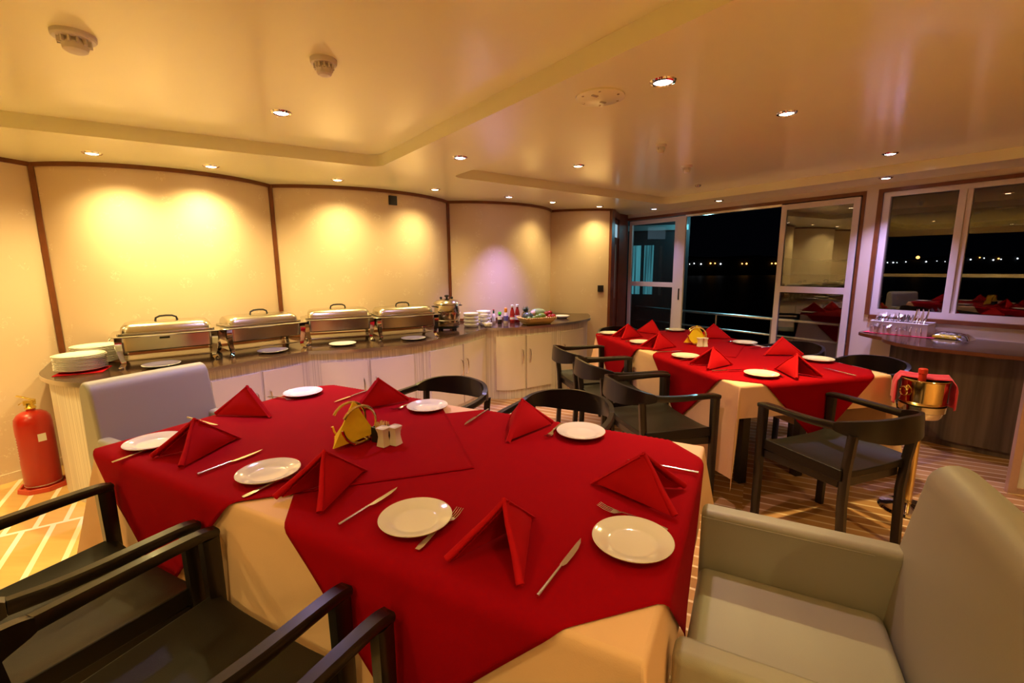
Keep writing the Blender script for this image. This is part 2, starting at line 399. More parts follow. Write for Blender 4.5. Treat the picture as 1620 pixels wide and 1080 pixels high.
mb = MB(); vbox(mb, (.03, .03), (.045, .068), .012, .95, 1.7); mb.build('metal_strip', M['alu'], d3, smooth=0)
# unseen sides of the room, so that light bounces as indoors
c_near = wp(K_NEAR); left_far = J[0]
bdir = (Vector(J[3]) - Vector(J[1])).normalized()
c_left = (Vector(c_near) - bdir * 9.6)
mb = MB(); vbox(mb, c_near, c_left, .08, 0, .9); vbox(mb, c_near, c_left, .08, 2.0, 2.3)
cl_, cn_ = Vector(c_left), Vector(c_near)
for q in range(6): vbox(mb, cn_.lerp(cl_, q / 5 - .008 if q else 0), cn_.lerp(cl_, q / 5 + .008 if q < 5 else 1), .08, .9, 2.0)
struct(mb.build('wall_front', M['wallr'], smooth=0))
mb = MB(); vbox(mb, c_left, left_far, .08, 0, .12); vbox(mb, c_left, left_far, .08, 2.02, 2.3)
lf_ = Vector(left_far)
for q in (0, .12, .24, .36, .48, .60, .72, .84, .97): vbox(mb, cl_.lerp(lf_, q), cl_.lerp(lf_, q + (.012 if q < .97 else .03)), .08, .12, 2.02)
vbox(mb, c_left, left_far, .05, 1.10, 1.17)
struct(mb.build('wall_left', M['wallr'], smooth=0))
fl = [wp(K_END + .3, .3), wp(K_NEAR - .2, .05), (c_left.x - .1, c_left.y - .1), (left_far[0] - .3, left_far[1] + .1), (J[2][0] - .5, J[2][1] + .7), (.2, 6.9), (1.5, 7.4)]
mb = MB(); mb.prism(fl, -.06, 0); struct(mb.build('floor', M['floor'], smooth=0))
mb = MB(); mb.prism([wp(K_END + 2.3, .08), wp(K_END + 2.3, 1.6), wp(K_NEAR, 1.6), wp(K_NEAR, .08)], -.25, -.08)
struct(mb.build('trim_8', mat('outer_deck', (.12, .08, .06), rough=.5), smooth=0))
# ceiling: soffit at ZS with two recesses at ZR
def rounded(poly, r, n=6):
    out = []; k = len(poly)
    for i in range(k):
        p, a, b_ = Vector(poly[i]), Vector(poly[i - 1]), Vector(poly[(i + 1) % k]); rr = r[i] if isinstance(r, list) else r
        u1, u2 = (a - p).normalized(), (b_ - p).normalized()
        for q in range(n + 1):
            t = q / n; s0, s1 = p + u1 * rr, p + u2 * rr
            x = (1 - t) ** 2 * s0 + 2 * t * (1 - t) * p + t * t * s1; out.append((x.x, x.y))
    return out
K1 = (-0.97, 3.52); da = Vector((.60, -.80)); db = Vector((-.845, -.535))
rec1 = rounded([K1, tuple(Vector(K1) + da * 5.2), tuple(Vector(K1) + da * 5.2 + db * 4.0), tuple(Vector(K1) + db * 3.6)], .12)
rec2 = rounded([(-.49, 3.90), (1.88, 5.74), (4.30, 2.40), (1.25, 1.50)], [.12, .12, .4, .42])
outer = [(x, y) for x, y in reversed(offset(wall_pts, .03))]
outer = [(c_left.x, c_left.y), *reversed(outer)]
outer = outer + [(1.34, 6.2), (1.40, 6.9), wp(K_END, .04), wp(K_NEAR, .04)]
mb = MB()
loops = [outer, rec1, rec2]; flat = [p for l in loops for p in l]
tris = tessellate_polygon([[Vector((p[0], p[1], 0)) for p in l] for l in loops])
mb.add([(p[0], p[1], ZS) for p in flat], [tuple(t) for t in tris])
for r_ in (rec1, rec2):
    k = len(r_)
    mb.add([(p[0], p[1], ZS) for p in r_] + [(p[0], p[1], ZR) for p in r_], [(i, (i + 1) % k, k + (i + 1) % k, k + i) for i in range(k)])
    tr_ = tessellate_polygon([[Vector((p[0], p[1], 0)) for p in r_]]); mb.add([(p[0], p[1], ZR) for p in r_], [tuple(t) for t in tr_])
ce = mb.build('ceiling', M['ceiling'], smooth=30); struct(ce)
# brown trims of the buffet wall
sq = lambda a, b: [(-a / 2, -b / 2), (a / 2, -b / 2), (a / 2, b / 2), (-a / 2, b / 2)]
n_ = 4
for a in arcs:
    mb = MB(); pp = offset(a, -.008); mb.sweep([(x, y, ZS - .014) for x, y in pp], sq(.016, .028)); 
    struct(mb.build('trim_%d' % n_, M['trimwood'], smooth=30)); n_ += 1
    if n_ == 8: n_ = 9
for j in (J[1], J[2], J[3]):
    mb = MB(); p = Vector(j) + Vector((.61, -.79)) * .012; mb.box((p.x, p.y, ZS / 2), (.032, .03, ZS), math.radians(38))
    struct(mb.build('trim_%d' % n_, M['trimwood'], smooth=0, bevel=.004)); n_ += 1
for a in arcs[1:4]:
    mb = MB(); pp = offset(a, -.007); mb.sweep([(x, y, .80) for x, y in pp], sq(.014, .03))
    struct(mb.build('trim_%d' % n_, M['trimwood'], smooth=30)); n_ += 1
mb = MB(); pp = offset(arcs[0], -.008); mb.sweep([(x, y, .03) for x, y in pp], sq(.014, .06)); struct(mb.build('baseboard_left', M['wallpaper'], smooth=30))

# ------------------------------------------------------------------ sliding door, windows, railing, night outside
def pane(parent, k0, k1, z0, z1, off, g='glass'):
    mb = MB(); wbox(mb, k0, k1, z0, z1, off - .003, off + .003); return mb.build('glass_pane', M[g], parent, smooth=0)
door = thing('door_1', None, None); struct(door)
def leaf(nm, k0, k1, off, rail=True, st=.055):
    mb = MB(); z0, z1 = .02, 2.045
    wbox(mb, k0, k0 + st, z0, z1, off, off + .03); wbox(mb, k1 - st, k1, z0, z1, off, off + .03)
    for a, c in ((z0, z0 + .08), (1.11, 1.175), (z1 - .055, z1)): wbox(mb, k0 + st, k1 - st, a, c, off, off + .03)
    o = mb.build(nm, M['frame'], door, smooth=0, bevel=.003)
    pane(o, k0 + st, k1 - st, z0 + .08, 1.11, off + .015, 'glass2' if k0 > 3 else 'glass'); pane(o, k0 + st, k1 - st, 1.175, z1 - .055, off + .015, 'glass2' if k0 > 3 else 'glass')
    return o
leaf('sliding_leaf', 1.075, 1.80, -.005); leaf('fixed_leaf', 3.12, 3.97, .03)
mb = MB(); wbox(mb, 2.99, 3.11, .02, 2.045, -.004, .025); mb.build('door_post', M['frame'], door, smooth=0, bevel=.004)
mb = MB(); wbox(mb, 1.80, 3.0, 2.03, 2.055, .0, .06); mb.build('track', M['alu'], door, smooth=0)
mb = MB(); wbox(mb, 3.035, 3.05, .95, 1.10, -.012, -.004); mb.build('latch', M['bplast'], door, smooth=0)
win = thing('window_1', None, None); struct(win)
mb = MB()
wbox(mb, -1.15, .90, .93, .985, .0, .05); wbox(mb, -1.15, .90, 2.02, 2.06, .0, .05)
for a, c in ((.845, .90), (.335, .385), (-.62, -.56), (-1.15, -1.10)): wbox(mb, a, c, .985, 2.02, .0, .05)
mb.build('window_frame', M['frame'], win, smooth=0, bevel=.004)
mb = MB(); wbox(mb, .30, .335, .985, 2.02, .015, .055); mb.build('sash_stile', M['frame'], win, smooth=0, bevel=.003)
for a, c in ((.385, .845), (-.56, .30), (-1.10, -.62)): pane(win, a, c, .985, 2.02, .035)
rl = thing('deck_railing', 'tubular metal deck railing outside the sliding door', 'railing')
def wpt(k, off, z): p = wp(k, off); return (p[0], p[1], z)
for z in (.735, .53, .32):
    mb = MB(); mb.tube([wpt(.2, .60, z), wpt(2.5, .60, z), wpt(5.6, .62, z)], .019 if z > .7 else .013); mb.build('rail', M['rail'], rl)
for k in (.6, 1.35, 2.1, 2.85, 3.6, 4.35, 5.1):
    mb = MB(); mb.tube([wpt(k, .60, -.08), wpt(k, .60, .735)], .014); mb.build('post', M['rail'], rl)
# a lit cabin window seen through the fixed leaf
cw = thing('cabin_window', 'teal lit curtained cabin window seen through the left door pane', 'window')
m, nt, b = newmat('teal_lit_curtain')
tc = nd(nt, 'ShaderNodeTexCoord'); mp = nd(nt, 'ShaderNodeMapping'); mp.inputs['Scale'].default_value = (1, 1, .02)
n1 = nd(nt, 'ShaderNodeTexNoise'); n1.inputs['Scale'].default_value = 26
nt.links.new(tc.outputs['Object'], mp.inputs[0]); nt.links.new(mp.outputs[0], n1.inputs['Vector'])
rp = nd(nt, 'ShaderNodeValToRGB'); rp.color_ramp.elements[0].position = .40; rp.color_ramp.elements[0].color = (.006, .04, .05, 1)
rp.color_ramp.elements[1].position = .62; rp.color_ramp.elements[1].color = (.09, .42, .48, 1)
nt.links.new(n1.outputs['Fac'], rp.inputs[0]); nt.links.new(rp.outputs[0], b.inputs['Emission Color']); b.inputs['Emission Strength'].default_value = .9
b.inputs['Base Color'].default_value = (.02, .1, .12, 1)
for a, c in (((1.93, 7.45), (2.07, 7.40)), ((2.12, 7.38), (2.25, 7.33))):
    mb = MB(); vbox(mb, a, c, .03, .95, 1.72); mb.build('curtain', m, cw, smooth=0)
mb = MB(); vbox(mb, (1.88, 7.50), (2.75, 7.25), .04, 1.95, 2.03); mb.build('lintel', mat('teal_painted_lintel', (.3, .5, .5), rough=.4), cw, smooth=0)
mb = MB(); vbox(mb, (1.75, 7.62), (2.8, 7.32), .04, -.1, 2.3); mb.build('cabin_wall', mat('dark_cabin_wall', (.02, .03, .035), rough=.6), cw, smooth=0)
lt = bpy.data.lights.new('deck_light', 'POINT'); lt.color = (.3, .85, 1); lt.energy = 14; lt.shadow_soft_size = .06
lo = bpy.data.objects.new('deck_light', lt); COL.objects.link(lo); lo.location = (2.9, 6.9, 2.0); 
# lights on the far shore
M['sh_w'] = emis('white_shore_lamp', (.9, .95, 1), 5); M['sh_o'] = emis('orange_shore_lamp', (1, .42, .08), 8)
shore = [(1092, 0, 'w'), (1099, 1, 'w'), (1110, 0, 'w'), (1125, 1, 'o'), (1132, 1, 'o'), (1141, 0, 'w'), (1175, 0, 'o'), (1182, 0, 'o'), (1222, 0, 'o'), (1228, 0, 'o'),
         (1405, 0, 'w'), (1414, 0, 'w'), (1420, 0, 'w'), (1434, 1, 'w'), (1466, 1, 'w'), (1483, 2, 'w'), (1452, 8, 'o'), (1536, 4, 'w'), (1550, 7, 'o'), (1557, 6, 'w'), (1572, 3, 'w'), (1580, 5, 'o'), (1584, 4, 'w'), (1610, 5, 'w'), (1496, 1, 'w')]
for i, (px, up, c) in enumerate(shore):
    D = 150.0; x = (px - 810) / 730 * D; s = (.12 + .05 * (i % 3)) if c == 'w' else (.19 + .05 * (i % 2))
    if px == 1452: s = .5
    mb = MB(); mb.lathe([(0, -s), (s * .7, -s * .7), (s, 0), (s * .7, s * .7), (0, s)], 8)
    o = mb.build('shore_lamp', M['sh_' + c], loc=(x, D, 1.42 - .25 + up * .2 + .3), smooth=60)
    rank = sorted(p[0] for p in shore).index(px); cn = ('white' if c == 'w' else 'orange')
    ords = ['first', 'second', 'third', 'fourth', 'fifth', 'sixth', 'seventh', 'eighth', 'ninth', 'tenth']
    in_door = sorted(p[0] for p in shore if p[0] < 1300); in_l = sorted(p[0] for p in shore if 1300 < p[0] < 1500); in_r = sorted(p[0] for p in shore if p[0] > 1500)
    for lst, w_ in ((in_door, 'through the open door'), (in_l, 'in the left window pane'), (in_r, 'in the right window pane')):
        if px in lst: lab = 'tiny %s shore lamp seen %s, %s from the left' % (cn, w_, ords[min(9, lst.index(px))])
    tag(o, lab, 'lamp', 'lamps on the far shore')

mb = MB(); nx = 60; hs_ = [3.4 + .9 * math.sin(i * .37) + .5 * math.sin(i * 1.1) for i in range(nx + 1)]
vs = [(-60 + i * 6, y, z) for i in range(nx + 1) for y, z in ((150.2, -3.0), (150.2, hs_[i] * .8), (158, hs_[i]))]
mb.add(vs, [(3 * i + j, 3 * i + 3 + j, 3 * i + 4 + j, 3 * i + 1 + j) for i in range(nx) for j in (0, 1)])
struct(mb.build('trim_31', mat('dark_shore', (.004, .004, .004), rough=.9), smooth=0))
mb = MB(); mb.add([(-80, 2, -2.2), (320, 2, -2.2), (320, 152, -2.2), (-80, 152, -2.2)], [(0, 1, 2, 3)])
struct(mb.build('trim_32', mat('night_water', (.002, .003, .004), rough=.45, bump=1.0, bscale=1.2, spec=.06), smooth=0))

# ------------------------------------------------------------------ ceiling fittings
def downlight(x, y, z, col, watts, cone, label):
    cool = col in (COOL, PINK, VIOLET)
    t = thing('downlight', label, 'ceiling light', (x, y, z), 0, 'recessed ceiling downlights')
    mb = MB(); mb.lathe([(.035, -.002), (.039, -.009), (.048, -.006), (.052, 0), (.035, 0)], 28); mb.build('ring', M['chrome'], t)
    mb = MB(); mb.lathe([(0, -.008), (.024, -.008), (.034, -.004), (.034, -.0005), (0, -.0005)], 24); mb.build('lens', M['lens_cool'] if cool else M['lens_warm'], t)
    add_spot(t, col, watts, cone)
for L in LAMPS: downlight(*L)
def detector(x, y, z, r, label, dark=False):
    t = thing('smoke_detector', label, 'smoke detector', (x, y, z), .4, 'ceiling smoke detectors')
    mt = M['white']
    mb = MB(); mb.lathe([(0, 0), (r, 0), (r, -.012), (r * .93, -.018), (0, -.018)], 32); mb.build('base', mt, t)
    mb = MB(); mb.lathe([(0, -.030), (r * .60, -.030), (r * .55, -.052), (r * .40, -.058), (0, -.058)], 32)
    for i in range(12):
        a = i * PI / 6; mb.box((r * .66 * math.cos(a), r * .66 * math.sin(a), -.026), (r * .2, .006, .020), a)
    mb.lathe([(0, -.018), (r * .5, -.018), (r * .5, -.032), (0, -.032)], 20)
    mb.build('sensor_head', mt, t)
    return t
detector(-1.51, 1.73, ZR, .062, 'large cream smoke detector at the upper left, nearest to the left edge')
detector(-.73, 1.94, ZR, .05, 'cream smoke detector in the first ceiling recess, right of the larger one')
detector(1.02, 3.26, ZR, .036, 'small cream smoke detector in the second recess, above and left of the other one')
detector(1.45, 3.93, ZR, .042, 'white smoke detector in the second recess beside the window side step')
o = MB(); o.lathe([(0, 0), (.03, 0), (.03, -.01), (.018, -.022), (0, -.022)], 20)
tag(o.build('sprinkler_cap', M['steel_b'], loc=(1.91, 4.84, ZR)), 'small dark metal cap on the recessed ceiling near the far corner', 'ceiling cap')
t = thing('ceiling_hatch', 'round white ceiling hatch cover with screws on the flat band', 'hatch', (.39, 2.12, ZS))
mb = MB(); mb.lathe([(0, 0), (.105, 0), (.105, -.006), (.098, -.009), (0, -.009)], 48); mb.build('cover', M['ceiling'], t)
for a in (.3, 1.4, 2.4, 3.5, 4.5, 5.6): mb = MB(); mb.lathe([(0, -.011), (.005, -.011), (.006, -.009)], 8, cx=.085 * math.cos(a), cy=.085 * math.sin(a)); mb.build('screw', M['steel_b'], t)
for x, y in ((.02, .04), (-.03, -.04)): mb = MB(); mb.box((x, y, -.011), (.03, .012, .004), .5); mb.build('latch', M['steel_b'], t)

# ------------------------------------------------------------------ wall plates
def ray_pt(px, py): return None
def wall_at(m):        # first point of the curved wall on the sight line x = m*y
    best = None
    for a, b_ in zip(wall_pts, wall_pts[1:]):
        fa, fb = a[0] - m * a[1], b_[0] - m * b_[1]
        if fa * fb <= 0 and abs(fa - fb) > 1e-9:
            t_ = fa / (fa - fb); y = a[1] + t_ * (b_[1] - a[1])
            if best is None or y < best[1]: best = (m * y, y, math.atan2(b_[1] - a[1], b_[0] - a[0]))
    return best
x, y, an = wall_at(-.2505); mb = MB(); mb.box((0, 0, 0), (.085, .014, .085)); mb.box((0, -.009, 0), (.07, .004, .07))
tag(mb.build('wall_vent', M['bplast'], loc=(x + .005 * math.sin(an), y - .008 * math.cos(an), 1.42 + .143 / 1.038 * y), rz=an, smooth=0, bevel=.002), 'square black vent plate high on the curved wall above the kettle', 'vent plate')
x, y, an = wall_at(.194); t = thing('light_switch', 'black light switch on the curved wall right of the buffet', 'switch', (x, y - .012, 1.42 - .051 / 1.005 * y), an)
mb = MB(); mb.box((0, 0, 0), (.08, .012, .085)); mb.build('switch_plate', M['bplast'], t, smooth=0, bevel=.002)
mb = MB(); mb.box((0, -.009, 0), (.03, .006, .045)); mb.build('rocker', M['bplast'], t, smooth=0, bevel=.002)

# ------------------------------------------------------------------ buffet counter
HC = .78
P1 = [(-3.26, 3.16), (-3.08, 2.93), (-2.93, 2.75), (-2.71, 2.60), (-2.46, 2.52), (-2.26, 2.55), (-2.09, 2.70), (-1.93, 2.94), (-1.76, 3.2), (-1.58, 3.47)]
P2 = [(-1.58, 3.47), (-1.24, 3.53), (-.89, 3.73), (-.62, 4.03), (-.42, 4.36), (-.26, 4.74)]
P3 = [(-.26, 4.74), (-.03, 4.71), (.28, 4.87), (.64, 5.13), (.92, 5.47), (1.0, 5.78), (1.02, 6.06)]
c1, c2, c3 = ([tuple(p) for p in catmull(P, 10)] for P in (P1, P2, P3))
front = c1 + c2[1:] + c3[1:]
wi = [p for p in offset(wall_pts, -.016) if p[0] > -3.26 and p[0] < 1.02 and p[1] > 3.2]
mb = MB(); mb.prism(front + list(reversed(wi)), HC - .028, HC)
wt = mb.build('worktop', M['worktop'], smooth=25, bevel=.003); tag(wt, 'long dark brown stone worktop with scalloped front edge along the curved wall', 'worktop')
mb = MB(); mb.sweep([(x, y, HC - .014) for x, y in front], sq(.006, .026)); mb.build('edge_strip', M['alu'], wt, smooth=30)
def arclen(P):
    L = [0]
    for a, b_ in zip(P, P[1:]): L.append(L[-1] + math.dist(a, b_))
    return L
fL = arclen(front)
def at(s):
    for i in range(len(front) - 1):
        if fL[i + 1] >= s: t_ = (s - fL[i]) / (fL[i + 1] - fL[i]); a, b_ = front[i], front[i + 1]; return (a[0] + (b_[0] - a[0]) * t_, a[1] + (b_[1] - a[1]) * t_)
    return front[-1]
ST = fL[[i for i, p in enumerate(front) if math.dist(p, (-3.0, 2.83)) < .06][0]]
S0 = min(range(len(front)), key=lambda i: math.dist(front[i], (-2.93, 2.75))); S0 = fL[S0] - .05      # survey length 0 of the front edge
def seg(s0, s1, n=14): return [at(s0 + (s1 - s0) * i / n) for i in range(n + 1)]
q1 = fL[len(c1) - 1]; q2 = fL[len(c1) + len(c2) - 2]; SE = fL[-1]
def junction(q, dist):
    i = min(range(len(front)), key=lambda k: abs(fL[k] - q)); a, b_, c = Vector(front[i - 1]), Vector(front[i]), Vector(front[min(i + 1, len(front) - 1)])
    n_ = ((b_ - a).normalized() + (c - b_).normalized()).normalized(); return (b_.x - n_.y * dist, b_.y + n_.x * dist)
def cabinet(s0, s1, doors, label, hlocs):
    o_ = at(s0); t = thing('buffet_cabinet', label, 'cabinet', (o_[0], o_[1], 0), 0, 'pale cabinets under the buffet worktop')
    L_ = lambda P: [(p[0] - o_[0], p[1] - o_[1]) for p in P]
    f_ = offset(seg(s0 + .003, s1 - .003, 24), .035); sg_ = seg(s0 + .003, s1 - .003, 24); bk = []
    for i_, p_ in enumerate(sg_):
        dw = min(math.dist(p_, q_) for q_ in wall_pts); bk.append(offset(sg_, min(.42, dw * .9 - .05))[i_])
    if s0 < .1: bk = [p for p in bk]
    for q in (q1, q2):
        if abs(s0 - q) < .01: f_[0] = junction(q, .037); bk[0] = junction(q, .40)
        if abs(s1 - q) < .01: f_[-1] = junction(q, .037); bk[-1] = junction(q, .40)
    mb = MB(); mb.prism(L_(f_) + list(reversed(L_(bk))), 0, HC - .029); mb.build('carcass', M['reed'], t, smooth=25)
    for (d0, d1, hs) in doors:
        sg = seg(d0, d1, 10); fo, fi = offset(sg, .017), offset(sg, .034)
        mb = MB(); mb.prism(L_(fo) + list(reversed(L_(fi))), .10, HC - .10); d = mb.build('cabinet_door', M['door'], t, smooth=25, bevel=.002)
        s = d0 + .035 if hs < 0 else d1 - .035
        a, b_ = Vector(at(s - .01)), Vector(at(s + .01)); tn = (b_ - a).normalized(); n_out = Vector((tn.y, -tn.x))
        c = Vector(at(s)) - Vector(o_) - n_out * .017
        mb = MB(); mb.tube([(c.x + n_out.x * e, c.y + n_out.y * e, z) for e, z in ((0, .535), (.018, .53), (.026, .50), (.028, .46), (.026, .42), (.018, .39), (0, .385))], .0055, 8, up=Vector((tn.x, tn.y, 0)))
        mb.build('handle', M['steel'], d)
    return t
def S(x): return S0 + x * (q1 - S0) / 1.97 if x <= 1.97 else (q1 + (x - 1.97) * (q2 - q1) / 1.96 if x <= 3.93 else q2 + (x - 3.93) * 1.0)
cabinet(.02, q1, [(S(1.27), S(1.59), 1), (S(1.615), S(1.92), -1)], 'pale two door cabinet at the left end of the buffet, behind the grey armchair', 0)
cabinet(q1, S(2.92), [(S(2.05), S(2.41), 1), (S(2.435), S(2.81), -1)], 'pale two door cabinet below the third chafing dish', 0)
cabinet(S(2.92), q2, [(S(2.99), S(3.435), 1), (S(3.455), S(3.90), -1)], 'pale two door cabinet below the soup kettle, its doors bending back to the right', 0)
cabinet(q2, S(4.80), [(S(4.02), S(4.36), 1), (S(4.385), S(4.72), -1)], 'pale two door cabinet below the fruit basket', 0)
cabinet(S(4.80), SE - .02, [(S(4.87), S(5.32), -1)], 'pale single door cabinet at the right end of the buffet', 0)

# ------------------------------------------------------------------ tableware prototypes
def plate_mesh(r=.095, h=.018):
    mb = MB(); k = r / .095
    mb.lathe([(0, .004), (.050 * k, .004), (.060 * k, .006), (.066 * k, .011), (.088 * k, h - .003), (.0945 * k, h), (.0955 * k, h - .001), (.094 * k, h - .004), (.066 * k, .006), (.057 * k, .0), (.050 * k, .0), (.048 * k, .002), (0, .002)], 56)
    return mb
PROTO = {}
def inst(key, name, maker, loc, rz, label, cat, group=None, scale=None):
    if key not in PROTO: o = maker(name); PROTO[key] = o
    else:
        src = PROTO[key]; o = src.copy(); COL.objects.link(o)
        for ch in kids(src):
            c = ch.copy(); COL.objects.link(c); c.parent = o
    o.location = loc; o.rotation_euler = (0, 0, rz)
    if scale: o.scale = scale
    return tag(o, label, cat, group)
mk_plate = lambda n: plate_mesh().build(n, M['china'], smooth=50)
def mk_dinner(n):
    k = .13 / .095; mb = MB(); r = .13; h = .02
    mb.lathe([(0, .004), (.075, .004), (.088, .008), (.118, h - .003), (.129, h), (.1305, h - .001), (.128, h - .005), (.09, .004), (.078, 0), (.07, 0), (.068, .002), (0, .002)], 56)
    return mb.build(n, M['china'], smooth=50)
def mk_fork(n):
    mb = MB()
    # handle and neck as a flat sweep, then a curved palm with four tines; lies along +y, tines at +y
    path = [(0, -.095, .002), (0, -.08, .003), (0, -.04, .006), (0, 0, .009), (0, .025, .008), (0, .035, .005), (0, .045, .003), (0, .056, .003)]
    wd = [.006, .008, .006, .0035, .003, .006, .0105, .0115]
    mb.sweep(path, lambda i, t: [(-wd[i], -.0010), (wd[i], -.0010), (wd[i], .0010), (-wd[i], .0010)])
    for q in range(4):
        x = -.0099 + q * .0066
        mb.sweep([(x, .055, .003), (x, .075, .005), (x, .095, .011)], lambda i, t: [(-.0014 + .0006 * t, -.0009), (.0014 - .0006 * t, -.0009), (.0014 - .0006 * t, .0009), (-.0014 + .0006 * t, .0009)])
    return mb.build(n, M['steel'], smooth=50)
def mk_knife(n):
    mb = MB(); mb.tube([(0, -.115, .0055), (0, -.10, .0055), (0, -.05, .0055), (0, -.005, .0055)], lambda t: .0048 - .0012 * t, 10)
    pts = [(-.004, -.005), (.004, -.005), (.0085, .006), (.0095, .04), (.0085, .07), (.004, .095), (-.003, .112), (-.0045, .09), (-.0045, .02)]
    mb.prism(pts, .0042, .0062)
    return mb.build(n, M['steel'], smooth=40)
def mk_napkin(n):
    mb = MB(); A = Vector((0, .105, .128)); B = Vector((0, .255, .006)); rnd = random.Random(3)
    for sx in (-1, 1):
        F = Vector((sx * .098, 0, .006)); N = (A - F).cross(B - F).normalized() * -sx * -1
        if N.x * sx < 0: N = -N
        for lay, th in ((0, .0), (1, .008)):
            k = 10; vs = []; fs = []
            sh = F.lerp(B, .02 * lay)
            for side in (0, 1):
                for i in range(k + 1):
                    for j in range(k + 1 - i):
                        u_, v_ = i / k, j / k; p = F * (1 - u_ - v_) + A * u_ + B * v_
                        cen = (F + A + B) / 3; p = cen + (p - cen) * (1 - .05 * lay)
                        bul = 27 * u_ * v_ * (1 - u_ - v_)
                        p = p + N * (.010 * bul - th - .0065 * side) 
                        if lay: p = p + Vector((0, .012, -.002))
                        p.z = max(p.z, .0012); vs.append(p)
            def ix(side, i, j): return side * ((k + 1) * (k + 2) // 2) + i * (k + 1) - i * (i - 1) // 2 + j
            for i in range(k):
                for j in range(k - i):
                    for side in (0, 1):
                        fs.append((ix(side, i, j), ix(side, i + 1, j), ix(side, i, j + 1)))
                        if j < k - i - 1: fs.append((ix(side, i + 1, j), ix(side, i + 1, j + 1), ix(side, i, j + 1)))
            for i in range(k):
                fs.append((ix(0, i, 0), ix(0, i + 1, 0), ix(1, i + 1, 0), ix(1, i, 0)))
                fs.append((ix(0, 0, i), ix(0, 0, i + 1), ix(1, 0, i + 1), ix(1, 0, i)))
                fs.append((ix(0, i, k - i), ix(0, i + 1, k - i - 1), ix(1, i + 1, k - i - 1), ix(1, i, k - i)))
            mb.add(vs, fs)
        # rolled front hem
        off = N * -.006
        mb.tube([F + off + Vector((0, 0, .004)), F.lerp(A, .35) + off + N * .002, F.lerp(A, .7) + off, A + off * .6], lambda t: .0095 - .004 * t, 10)
    return mb.build(n, M['napkin'], smooth=40)

# ------------------------------------------------------------------ tables, cloths, settings
TABLES = [((-1.551, 1.615), math.radians(-27.7)), ((.837, 4.412), math.radians(-77.5))]
ZT = .752
def drape_wave(c, d): return d * (.5 if 2.0 < c < 3.04 else 1) * (.028 + .022 * math.sin(8.5 * c + 1.0) + .010 * math.sin(21 * c))
def peach_cloth(L, W, hs, he, ear, hs2):
    mb = MB(); cols = []
    per = [((0, 0), (1, 0), L, hs, (0, -1)), ((L, 0), (0, 1), W, he, (1, 0)), ((L, W), (-1, 0), L, hs2, (0, 1)), ((0, W), (0, -1), W, he, (-1, 0))]
    acc = 0
    for q, (o_, d, ln, h, nrm) in enumerate(per):
        n = 40 if ln > 1.5 else 22
        for i in range(n + 1):
            c = ln * i / n; P = Vector((o_[0] + d[0] * c, o_[1] + d[1] * c, ZT)); N = Vector((nrm[0], nrm[1], 0))
            edge = min(c, ln - c); k = min(1, edge / .12)
            o2 = .012 + drape_wave(acc + c, h) * k
            cols.append((P, N, P + N * max(.012, o2) + Vector((0, 0, -h)), acc + c))
        nx = per[(q + 1) % 4]; h2 = nx[3]; N2 = Vector((nx[4][0], nx[4][1], 0)); P = Vector((o_[0] + d[0] * ln, o_[1] + d[1] * ln, ZT))
        dg = (Vector((nrm[0], nrm[1], 0)) + N2).normalized(); D = math.hypot(h, h2); out = ear * D
        tip = P + dg * out + Vector((0, 0, -math.sqrt(D * D - out * out)))
        b0, b1 = P + Vector((nrm[0], nrm[1], 0)) * .012 + Vector((0, 0, -h)), P + N2 * .012 + Vector((0, 0, -h2))
        for i in range(1, 7):
            t_ = i / 7; cols.append((P, (Vector((nrm[0], nrm[1], 0)) * (1 - t_ * .5) + dg * t_ * .5).normalized(), b0.lerp(tip, t_) + dg * .06 * D * math.sin(t_ * 2 * PI), acc + ln))
        cols.append((P, dg, tip, acc + ln))
        for i in range(1, 7):
            t_ = i / 7; cols.append((P, (dg * (1 - t_) + N2 * t_).normalized(), tip.lerp(b1, t_) - dg * .05 * D * math.sin(t_ * PI), acc + ln))
        acc += ln
    rows = [0, .0, .0, .06, .14, .25, .4, .55, .7, .85, 1]
    nC = len(cols); vs = []
    for r_i, f in enumerate(rows):
        for (P, N, Bt, c) in cols:
            if r_i == 0: p = P.copy()
            elif r_i == 1: p = P + N * .007 + Vector((0, 0, -.003))
            elif r_i == 2: p = P + N * .011 + Vector((0, 0, -.010))
            else:
                A_ = P + N * .011 + Vector((0, 0, -.010)); p = A_.lerp(Bt, f)
            vs.append(p)
    fs = []
    for r_i in range(len(rows) - 1):
        for i in range(nC): j = (i + 1) % nC; fs.append((r_i * nC + i, r_i * nC + j, (r_i + 1) * nC + j, (r_i + 1) * nC + i))
    mb.add(vs, fs)
    mb.add([(0, 0, ZT), (L, 0, ZT), (L, W, ZT), (0, W, ZT)], [(0, 1, 2, 3)])
    return mb
